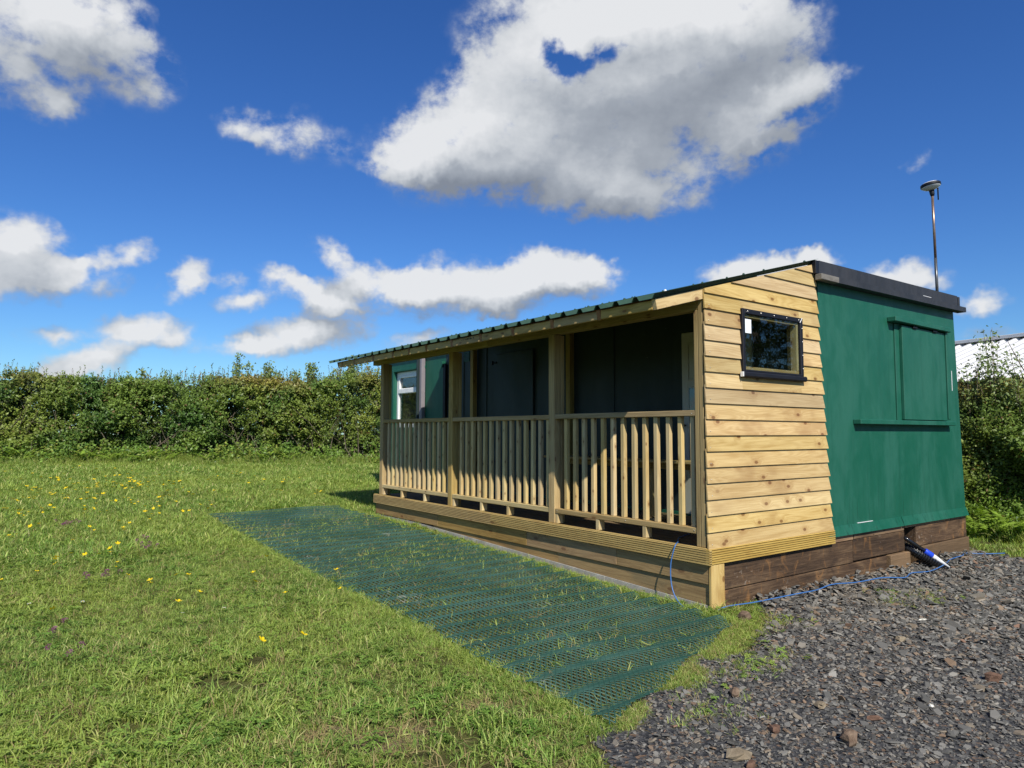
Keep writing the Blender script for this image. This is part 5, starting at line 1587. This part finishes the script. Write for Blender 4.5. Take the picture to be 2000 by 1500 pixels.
def sapling(x, y, ztop, zbase, lean, label, seed, nst=5, spread=0.22, leaf=0.105, foot=None):
    r_ = np.random.default_rng(seed)
    T = thing('sapling', (x, y, gz1(x, y)), label, 'sapling', None)
    C, N, S, K = [], [], [], []
    g0 = gz1(x, y)
    for q in range(nst):
        a = r_.uniform(0, 6.28)
        top = ztop - r_.uniform(0, 0.45) * (q > 0)
        bx, by = x + math.cos(a) * spread * .4, y + math.sin(a) * spread * .4
        tx, ty = x + lean[0] + math.cos(a) * spread, y + lean[1] + math.sin(a) * spread
        pts = []
        for i in range(7):
            t = i / 6
            f_ = foot if foot else g0
            pts.append(Vector((bx + (tx - bx) * t ** 1.6, by + (ty - by) * t ** 1.6, f_ + (top - f_) * t)))
        put('stem', tube_mesh('stem', [p - pts[0] for p in pts], [(0.007 - 0.005 * i / 6) if foot else (0.018 - 0.014 * i / 6) for i in range(7)], M_BARK, 6), T, pts[0])
        k_ = 130
        for j in range(k_):
            t = 1 - (1 - (zbase - 0.3 - g0) / (top - g0)) * r_.uniform() ** 0.9
            p = Vector((bx + (tx - bx) * t ** 1.6, by + (ty - by) * t ** 1.6, g0 + (top - g0) * t))
            C.append((p.x + r_.normal(0, .075) + .03, p.y + r_.normal(0, .06), p.z + r_.normal(0, .03)))
            N.append(r_.normal(size=3) * .7 + np.array([-.2, -.5, .5])); S.append(leaf * r_.uniform(.6, 1.2))
            K.append(np.array((0.19, 0.26, 0.085)) * r_.uniform(.7, 1.35))
    o = put('leaves', leaves_mesh('leaves', np.array(C), np.array(N), np.array(S), np.array(K), M_LEAF, 0.5), T)
    o['kind'] = 'stuff'
sapling(1.08, 17.9, 3.72, 2.9, (0.18, -0.05), 'tallest wind-bent sapling rising above the field hedge', 1, 4, 0.16)
sapling(1.75, 17.7, 3.52, 2.9, (0.22, -0.05), 'second sapling in the hedge top, right of the tallest one', 2, 5, 0.22)
sapling(2.35, 17.5, 3.30, 2.9, (0.22, -0.05), 'low leafy sapling in the hedge midway to the veranda roof', 3, 4, 0.2)
sapling(2.98, 17.3, 3.54, 2.9, (0.10, -0.05), 'rounded sapling crown above the hedge just left of the veranda eave', 4, 5, 0.14)
sapling(3.5, 17.1, 3.36, 2.95, (0.20, -0.05), 'short sapling over the hedge directly below the veranda eave tip', 5, 5, 0.22)
sapling(4.45, 16.7, 3.78, 2.9, (0.12, -0.05), 'broad sapling beside the far post, seen under the veranda eave', 6, 9, 0.4)
sapling(-1.32, 18.9, 3.22, 2.85, (0.15, 0), 'small pair of leafy shoots on the hedge top left of centre', 7, 3, 0.16)
sapling(-3.85, 19.6, 3.2, 2.85, (0.1, 0), 'thin twiggy shoot on the hedge top near the left edge', 8, 2, 0.1, 0.055)
sapling(7.35, 0.82, 2.75, 2.1, (-0.02, 0.05), 'left thin shoot above the yard hedge in front of the white roof', 9, 4, 0.26, 0.060, foot=1.6)
sapling(7.35, 0.48, 3.02, 2.1, (-0.02, 0.05), 'tall thin shoot above the yard hedge in front of the white roof', 10, 4, 0.12, 0.060, foot=1.6)
sapling(7.4, 0.12, 2.72, 2.1, (0.0, 0.08), 'rightmost thin shoot above the yard hedge at the picture edge', 11, 3, 0.16, 0.060, foot=1.6)

def fern_mesh(seed, fr=9, ln=0.55):
    r_ = np.random.default_rng(seed)
    C, N, S, K, U = [], [], [], [], []
    for q in range(fr):
        a = 6.283 * q / fr + r_.uniform(-.3, .3)
        l = ln * r_.uniform(.7, 1.15)
        el = r_.uniform(0.7, 1.15)
        for i in range(16):
            t = (i + 1) / 16
            rr = l * t * math.cos(el) * (1 + .35 * t); z = l * (t * math.sin(el) - 0.35 * t * t) + 0.02
            w = 0.16 * l * math.sin(math.pi * min(t * 0.86 + 0.14, 1)) + 0.012
            for sd in (-1, 1):
                ux, uy = -math.sin(a) * sd, math.cos(a) * sd
                C.append((math.cos(a) * rr + ux * w * .5, math.sin(a) * rr + uy * w * .5, z - 0.01))
                U.append((ux + math.cos(a) * .35, uy + math.sin(a) * .35, -.15))
                N.append((r_.normal(0, .15) + math.cos(a) * .2, r_.normal(0, .15) + math.sin(a) * .2, 1))
                S.append(w * 1.05); K.append(np.array((0.24, 0.36, 0.05)) * r_.uniform(.75, 1.25))
    return leaves_mesh('fern', np.array(C), np.array(N, float), np.array(S), np.array(K), M_LEAF, 0.36, np.array(U))
NTH = ('first', 'second', 'third', 'fourth', 'fifth', 'sixth', 'seventh', 'eighth', 'ninth', 'tenth')
FERNS = [fern_mesh(1), fern_mesh(2), fern_mesh(3, 7, 0.5)]
def fern(x, y, s, label, i, group):
    o = put('fern', FERNS[i % 3], None, (x, y, gz1(x, y) - 0.01), (0, 0, i * 1.3))
    o.scale = (s * 1.35, s * 1.35, s * 1.35)
    tag(o, label, 'fern', group)
for i, (x, y, s) in enumerate(((-4.0, 18.75, 1.1), (-3.3, 18.55, 0.9), (-2.55, 18.25, 1.25), (-2.0, 18.05, 1.0), (-1.2, 17.75, 1.35), (-0.75, 17.6, 1.0), (0.3, 17.2, 0.9), (1.75, 16.75, 1.15), (2.3, 16.55, 1.05), (3.1, 16.3, 0.8))):
    fern(x, y, s, '%s fern from the left along the foot of the field hedge' % NTH[i], i, 'ferns along the field hedge')
for i, (x, y, s) in enumerate(((6.55, 0.62, 1.0), (6.6, 0.22, 1.15), (6.45, 0.95, 0.9), (6.62, -0.2, 1.0), (6.35, 0.42, 0.8), (6.7, 1.4, 1.0))):
    fern(x, y, s, ('yellow-green fern below the yard hedge, right of the cabin wall', 'largest yellow-green fern below the yard hedge', 'fern below the yard hedge closest to the cabin corner', 'fern below the yard hedge at the right picture edge', 'smallest fern in front of the others by the yard hedge', 'fern below the yard hedge mostly hidden behind the cabin')[i], i + 2, 'ferns by the yard hedge')

def build_undergrowth():
    # nettles and brambles in the hedge bottoms: one leafy mass
    r_ = np.random.default_rng(77)
    C, N, S, K = [], [], [], []
    def strip(n, f, hmax, lf):
        for q in range(n):
            x, y = f()
            g0 = gz1(x, y)
            nz = float(vnoise(np.array([[x * 1.3, y * 1.3, 0]]), 61)[0])
            if nz < 0.33: continue
            h = hmax * r_.uniform(0.25, 1) * (0.3 + 1.1 * nz)
            k_ = 7
            base = np.array((0.165, 0.265, 0.045)) * r_.uniform(.65, 1.3)
            if r_.uniform() < .25: base = np.array((0.26, 0.30, 0.06))
            elif r_.uniform() < .3: base = np.array((0.09, 0.17, 0.035)) * r_.uniform(.7, 1.2)
            for j in range(k_):
                C.append((x + r_.normal(0, .06), y + r_.normal(0, .06), g0 + h * (0.15 + 0.85 * j / (k_ - 1))))
                N.append(r_.normal(size=3) * .5 + np.array([-.2, -.35, .8])); S.append(lf * r_.uniform(.6, 1.25)); K.append(base * r_.uniform(.75, 1.25))
    def f1():
        t = r_.uniform(-9, 6.5); return t, 17.35 - 0.36 * t + r_.normal(0, .22)
    strip(2300, f1, 0.62, 0.095)
    def f2():
        return 6.75 + r_.normal(0, .14), r_.uniform(-2.2, 8)
    strip(700, f2, 0.5, 0.065)
    o = put('undergrowth', leaves_mesh('undergrowth', np.array(C), np.array(N), np.array(S), np.array(K), M_LEAF), None)
    o['kind'] = 'stuff'
    o['label'] = 'low nettles and brambles along the foot of the hedges'; o['category'] = 'undergrowth'
build_undergrowth()

# tree out of the picture to the right; the gable window mirrors it
def build_conifer(x, y, H, seed, label):
    r_ = np.random.default_rng(seed)
    g0 = gz1(x, y)
    T = thing('pine_tree', (x, y, g0), label, 'tree')
    tr = [(0, 0, -0.2), (0.05, 0, H * .3), (0.0, 0.08, H * .65), (0, 0, H)]
    put('trunk', tube_mesh('trunk', smooth_path(tr, 5), [0.28 - 0.26 * i / 15 for i in range(16)], M_BARK, 10), T, (x, y, g0))
    C, N, S, K = [], [], [], []
    for q in range(170):
        z = H * (0.10 + 0.88 * r_.uniform() ** 0.9)
        ln = (1 - z / H) ** 0.75 * 3.4 * r_.uniform(.65, 1.1) + 0.3
        a = r_.uniform(0, 6.28)
        for j in range(int(10 + ln * 13)):
            t = r_.uniform(0.12, 1)
            w = 0.30 * (1 - t * .5)
            C.append((x + math.cos(a) * ln * t + r_.normal(0, w * .6), y + math.sin(a) * ln * t + r_.normal(0, w * .6), g0 + z - 0.30 * ln * t * t + r_.normal(0, .08)))
            N.append(r_.normal(size=3) * .5 + np.array([0, 0, 1])); S.append(r_.uniform(.16, .34)); K.append(np.array((0.028, 0.05, 0.018)) * r_.uniform(.6, 1.4))
    o = put('crown', leaves_mesh('crown', np.array(C), np.array(N), np.array(S), np.array(K), M_NEEDLE, 0.35), T)
    o['kind'] = 'stuff'
build_conifer(15.5, -8.6, 9.5, 5, 'dark conifer across the yard, mirrored in the gable window')
build_conifer(20.5, -13.5, 10.5, 6, 'second dark conifer further off across the yard, mirrored in the gable window')

# ------------------------------------------------------------------ barn with a white roof behind the hedge
def build_barn():
    T = thing('barn', (19.0, 4.0, 0.0), 'low barn with white corrugated roof showing over the hedge behind the cabin', 'barn')
    rot = math.radians(-12.9)
    D = Vector((math.sin(-rot), math.cos(rot), 0)).normalized()     # along the ridge
    Cx = Vector((math.cos(rot), math.sin(rot), 0))                    # across, away from the yard
    R0 = Vector((19.6, 3.7, 4.20))
    half, drop = 3.9, 1.36
    w = 1.0
    for side in (-1, 1):
        for i in range(-9, 9):
            old = (side == -1 and i >= 3)
            V = []; F = []
            npf = []
            for k_ in range(3):
                a = k_ * w / 3
                npf += [(a, 0.0), (a + .14, 0.0), (a + .20, 0.075), (a + .27, 0.075)]
            npf.append((w + 0.04, 0.0))
            a0 = R0 + D * (i * w)
            for t in (0.0, 1.0):
                for u, z in npf:
                    V.append(a0 + D * u + Cx * (side * (0.06 + (half + 0.25) * t)) + Vector((0, 0, z - drop * (t * 1.06) - (0.35 if old else 0.0) * (1 - t) - 0.02 * (i % 2) * 0.3)))
            m = len(npf)
            for j in range(m - 1):
                F.append([j, j + 1, j + m + 1, j + m])
            o = put('roof_sheet', mesh_from('roof_sheet', [v - a0 for v in V], F, M_BARNOLD if old else M_BARNROOF), T, a0)
            sm = o.modifiers.new('thickness', 'SOLIDIFY'); sm.thickness = 0.006
    L = 18.0
    def cbox(name, c, lx, ly, lz, mat):
        me = mesh_from(name, *cham_box(lx, ly, lz, 0.01), mat)
        return put(name, me, T, c, (0, 0, math.atan2(D.y, D.x)))
    cbox('ridge_cap', R0 + Vector((0, 0, 0.10)), L, 0.5, 0.10, M_BARNROOF)
    for side in (-1, 1):
        cbox('barn_wall', R0 + Cx * (side * half * 0.93) + Vector((0, 0, -3.0)), L, 0.15, 3.0 - 0.2, M_BARNWALL)
    for e in (-1, 1):
        c = R0 + D * (e * (L / 2 - 0.1))
        V = []
        for t in (-.06, .06):
            V += [c + D * t + Cx * (-half * .93) + Vector((0, 0, -4.3)), c + D * t + Cx * (half * .93) + Vector((0, 0, -4.3)), c + D * t + Cx * (half * .93) + Vector((0, 0, -drop - .05)),
                  c + D * t + Vector((0, 0, -0.06)), c + D * t + Cx * (-half * .93) + Vector((0, 0, -drop - .05))]
        put('gable_wall', mesh_from('gable_wall', [v - c for v in V], [[0, 1, 2, 3, 4], [9, 8, 7, 6, 5]] + [[i, 5 + i, 5 + (i + 1) % 5, (i + 1) % 5] for i in range(5)], M_BARNWALL), T, c)
build_barn()

# ------------------------------------------------------------------ flowers in the meadow
BUTTERCUPS = [ (-4.39,5.74), (-4.35,5.72), (-4.23,5.84), (-4.20,5.84), (-3.71,5.51), (-3.89,5.10), (-3.73,4.21), (-3.64,4.25), (-3.72,4.02), 
    (-3.62,4.02), (-3.68,3.52), (-3.96,4.17), (-4.11,3.83), (-4.15,3.67), (-3.92,3.64), (-4.25,3.70), (-3.67,2.87), (-3.33,2.77), (-3.27,2.67), 
    (-3.57,2.57), (-3.55,2.61), (-3.32,2.02), (-4.23,2.10), (-3.52,1.62), (-2.99,6.48), (-2.96,6.37), (-2.84,6.49), (-3.61,7.12), (-3.89,7.30), 
    (-4.31,7.20), (-4.25,7.42), (-4.07,7.26), (-3.38,5.44), (-3.33,5.43), (-3.35,5.96), (-4.50,3.50), (-3.28,5.82), (-2.86,2.24), (-4.40,5.43), 
    (-4.11,3.66), (-3.64,3.78), (-3.66,5.56), (-4.31,8.52), (-4.15,8.59), (-4.12,8.20), (-4.42,8.14), (-4.27,7.66), (-4.31,7.36), (-4.31,7.16), 
    (-4.07,7.29), (-3.90,7.27), (-3.61,7.11), (-3.15,7.96), (-3.08,7.99), (-3.72,8.29), (-3.34,7.29), (-3.40,7.33), (-2.93,6.94), (-2.98,6.92), 
    (-3.67,11.46), (-3.77,10.44), (-3.99,10.08), (-3.61,10.10), (-3.51,13.02), (-2.58,12.31), (-2.78,11.97), (-2.67,11.00), (-2.83,10.95), (-2.90,9.96), 
    (-2.54,11.19), (-1.86,12.77), (-1.75,12.09), (-2.14,13.05), (-3.20,14.52), (-3.08,14.47), (-4.27,15.32), (-4.40,14.66), (-3.85,12.73), (-3.28,10.15), 
    (-3.46,10.67), (-3.33,11.43), (-3.09,11.08), (-2.00,10.08), (-2.20,11.04), (-0.69,13.50), (-0.79,13.72), (-1.54,9.19), (-3.64,9.43), (-3.80,9.07), 
    (-3.46,8.39), (-2.61,10.37), (-3.95,14.14), (-4.05,14.69), (-3.10,10.27), (-1.98,11.47), (-1.64,11.32), (-0.90,11.57), (-3.03,0.67), (-2.85,2.24), 
    (-2.61,2.72), (-2.77,1.77), (-2.41,1.59), (-3.26,0.71), (-2.27,1.98), (-1.36,12.48), (-2.46,11.29), (-2.91,11.23), (-3.63,11.57), (-3.31,9.20), 
    (-2.58,11.18), (-2.79,11.51), (-3.18,11.48), (-2.47,11.04), (-2.24,10.91), (-2.83,9.99), (-2.41,11.21), (-2.84,10.66), (-1.76,10.74), (-2.91,10.38), 
    (-3.11,11.37), (-2.36,10.41), (-2.73,10.52), (-4.03,10.90), (-3.04,12.43), (-2.65,10.46), (-2.84,11.85), (-2.70,11.01), (-2.14,10.19), (-2.72,10.22), 
    (-2.73,11.69), (-2.50,10.47), (-2.75,11.58), (-2.35,12.85), (-2.44,10.50), (-3.47,11.29), (-3.21,10.69), (-3.61,12.07), (-2.49,10.08), (-3.69,11.79), 
    (-2.50,11.34), (-1.81,11.48), (-2.45,11.65), (-2.05,10.69), (-2.75,12.34), (-2.28,6.26), (-1.76,11.28), (-2.92,7.98), (-4.35,8.87), (-3.37,8.94), 
    (-2.51,7.99), (-2.86,8.92), (-3.86,9.84), (-4.09,10.06), (-2.99,7.63), (-2.79,13.97), (-2.47,11.68), (-1.92,9.72), (-3.50,7.19), (-3.12,10.64), 
    (-3.37,9.71), (-4.21,9.65), (-1.56,8.21), (-2.55,6.49), (-2.06,7.31), (-2.23,6.97), (-3.68,9.85), (-3.24,11.48), (-2.44,10.59), (-2.58,8.59), 
    (-4.15,10.38), (-3.37,8.21), (-4.15,12.81), (-2.75,10.00), (-2.12,10.30), (-3.99,7.34), (-3.53,12.78), (-3.52,10.90), (-3.79,9.52), (-0.60,11.72), 
    (-3.28,8.39), (-2.22,6.06), (-4.05,9.64), (-0.65,12.64), (-2.18,11.88), (-2.48,6.50), (-2.13,13.84), (-4.28,10.64), (-1.24,10.81), (-2.20,9.72), 
    (-3.74,8.42), (-3.44,10.59), (-1.99,8.92), (-1.96,8.74), (-3.97,10.28), (-1.73,8.28), (-0.09,13.11), (-3.55,7.95), (-2.34,8.62), (-2.71,6.93), 
    (-2.33,8.71), (-2.83,8.18), (-3.55,8.53), (-2.77,7.44), (-2.42,13.72), (-3.05,7.21), (-2.57,8.19), (-3.14,10.58), (-1.45,12.67), (-2.14,6.62), 
    (-0.51,11.57), (-4.20,7.64), (-3.03,11.30), (-3.37,8.50), (-3.98,9.96), (-2.58,7.72), (-4.46,8.20), (-3.05,9.89), (-2.43,10.93), (-1.03,10.96), 
    (-2.36,12.03), (-2.86,6.88), (-0.86,11.74), (-2.83,6.91), (-3.83,10.43), (-2.44,7.54), (-3.15,8.51), (-2.13,10.13), (-2.47,8.57), (-2.24,8.92), 
    (-0.36,10.28), (1.19,10.79), (-0.19,12.35), (-0.08,7.97), (-0.35,11.07), (-0.79,9.77), (-0.52,8.78), (-1.04,8.83), (-0.54,8.84), (-0.08,8.24), 
    (-0.26,9.48), (0.42,11.11), (-0.60,8.44), (1.47,11.59), (0.42,10.43), (-0.39,11.73), (-0.14,8.10), (0.06,10.32) ]
CLOVER = [ (-3.89,6.70), (-3.87,6.53), (-3.78,6.53), (-3.33,4.57), (-3.29,4.58), (-3.85,3.33), (-3.77,3.43), (-3.26,4.94), (-4.16,1.25), 
    (-4.30,1.77) ]
DAISY = [ (-4.32,2.73), (-4.01,2.58), (-3.20,1.86), (-3.48,1.86) , (-1.2,4.1)]
def build_flowers():
    def flower(seed, h):
        r_ = np.random.default_rng(seed)
        V = []; F = []; mi = []
        # stem: three-sided, a little bent
        bx, by = r_.normal(0, .012, 2)
        pts = [(0, 0, 0), (bx * .5, by * .5, h * .5), (bx, by, h)]
        for p in pts:
            for a in range(3):
                an = 2.094 * a
                V.append((p[0] + math.cos(an) * .0016, p[1] + math.sin(an) * .0016, p[2]))
        for i in range(2):
            for a in range(3):
                F.append((i * 3 + a, i * 3 + (a + 1) % 3, i * 3 + 3 + (a + 1) % 3, i * 3 + 3 + a)); mi.append(0)
        s = r_.uniform(.014, .019)
        tx, ty = r_.normal(0, .25, 2)
        for k_ in range(5):
            a = 1.2566 * k_
            i = len(V)
            for rr, da, z in ((0.0, 0, 0), (0.75, -.55, .45), (1.05, -.2, .75), (1.05, .2, .75), (0.75, .55, .45)):
                x, y = math.cos(a + da) * rr * s, math.sin(a + da) * rr * s
                V.append((bx + x, by + y, h + z * s * .8 + x * tx + y * ty))
            F.append((i, i + 1, i + 2, i + 3, i + 4)); mi.append(1)
        me = mesh_from('buttercup', V, F, M_STEM)
        me.materials.append(M_PETAL)
        me.polygons.foreach_set('material_index', mi)
        return me
    protos = [flower(i, 0.12 + 0.02 * i) for i in range(5)]
    for i, (x, y) in enumerate(BUTTERCUPS):
        o = put('buttercup', protos[i % 5], None, (x, y, gz1(x, y) - 0.005), (0, 0, i * 2.4))
        sc = 1.05 + 0.35 * random.random() + (0.4 if y > 8 else 0)
        o.scale = (sc, sc, 0.9 + 0.35 * random.random())
        tag(o, 'yellow buttercup flower standing in the meadow grass', 'buttercup', 'buttercups in the meadow')
    r_ = np.random.default_rng(5)
    # red clover: a head of many small florets on a stem
    V = []; F = []; mi = []
    for a in range(3):
        an = 2.094 * a
        V += [(math.cos(an) * .0015, math.sin(an) * .0015, 0), (math.cos(an) * .0015, math.sin(an) * .0015, .08)]
    for a in range(3):
        b = (a + 1) % 3
        F.append((a * 2, b * 2, b * 2 + 1, a * 2 + 1)); mi.append(0)
    for q in range(34):
        d = Vector(r_.normal(size=3)).normalized()
        if d.z < -.5: d.z *= -1
        c = Vector((0, 0, .087)) + d * .011
        u = d.orthogonal().normalized(); v = d.cross(u)
        i = len(V)
        V += [c - u * .003, c + v * .002 + d * .004, c + u * .003, c - v * .002 + d * .008]
        F.append((i, i + 1, i + 2, i + 3)); mi.append(1)
    me = mesh_from('red_clover', V, F, M_STEM); me.materials.append(M_PURPLE); me.polygons.foreach_set('material_index', mi)
    k_ = 0
    for (x, y) in CLOVER:
        for q in range(3):
            xx, yy = x + r_.normal(0, .07), y + r_.normal(0, .1)
            o = put('red_clover', me, None, (xx, yy, gz1(xx, yy)), (r_.normal(0, .2), r_.normal(0, .2), q))
            o.scale = (1.3,) * 3
            tag(o, 'dull purple clover head in the meadow grass', 'clover', 'clover heads in the meadow')
    V = [(0, 0, .06)]; F = []
    V = []; mi = []
    for k_ in range(10):
        a = 6.283 * k_ / 10
        i = len(V)
        V += [(math.cos(a) * .003, math.sin(a) * .003, .06), (math.cos(a - .2) * .011, math.sin(a - .2) * .011, .063), (math.cos(a + .2) * .011, math.sin(a + .2) * .011, .063)]
        F.append((i, i + 1, i + 2)); mi.append(0)
    i = len(V)
    V += [(math.cos(a) * .0045, math.sin(a) * .0045, .063) for a in (0, 1.05, 2.1, 3.14, 4.19, 5.24)]
    F.append(tuple(range(i, i + 6))); mi.append(1)
    i = len(V)
    V += [(.001, 0, 0), (-.001, .001, 0), (-.001, .001, .06), (.001, 0, .06)]
    F.append((i, i + 1, i + 2, i + 3)); mi.append(2)
    me = mesh_from('daisy', V, F, M_DAISY); me.materials.append(M_PETAL); me.materials.append(M_STEM); me.polygons.foreach_set('material_index', mi)
    for j, (x, y) in enumerate(DAISY):
        o = put('daisy', me, None, (x, y, gz1(x, y)), (0.1, -.2, j))
        o.scale = (1.2,) * 3
        tag(o, 'tiny white daisy in the short grass', 'daisy', 'daisies in the lawn')
build_flowers()
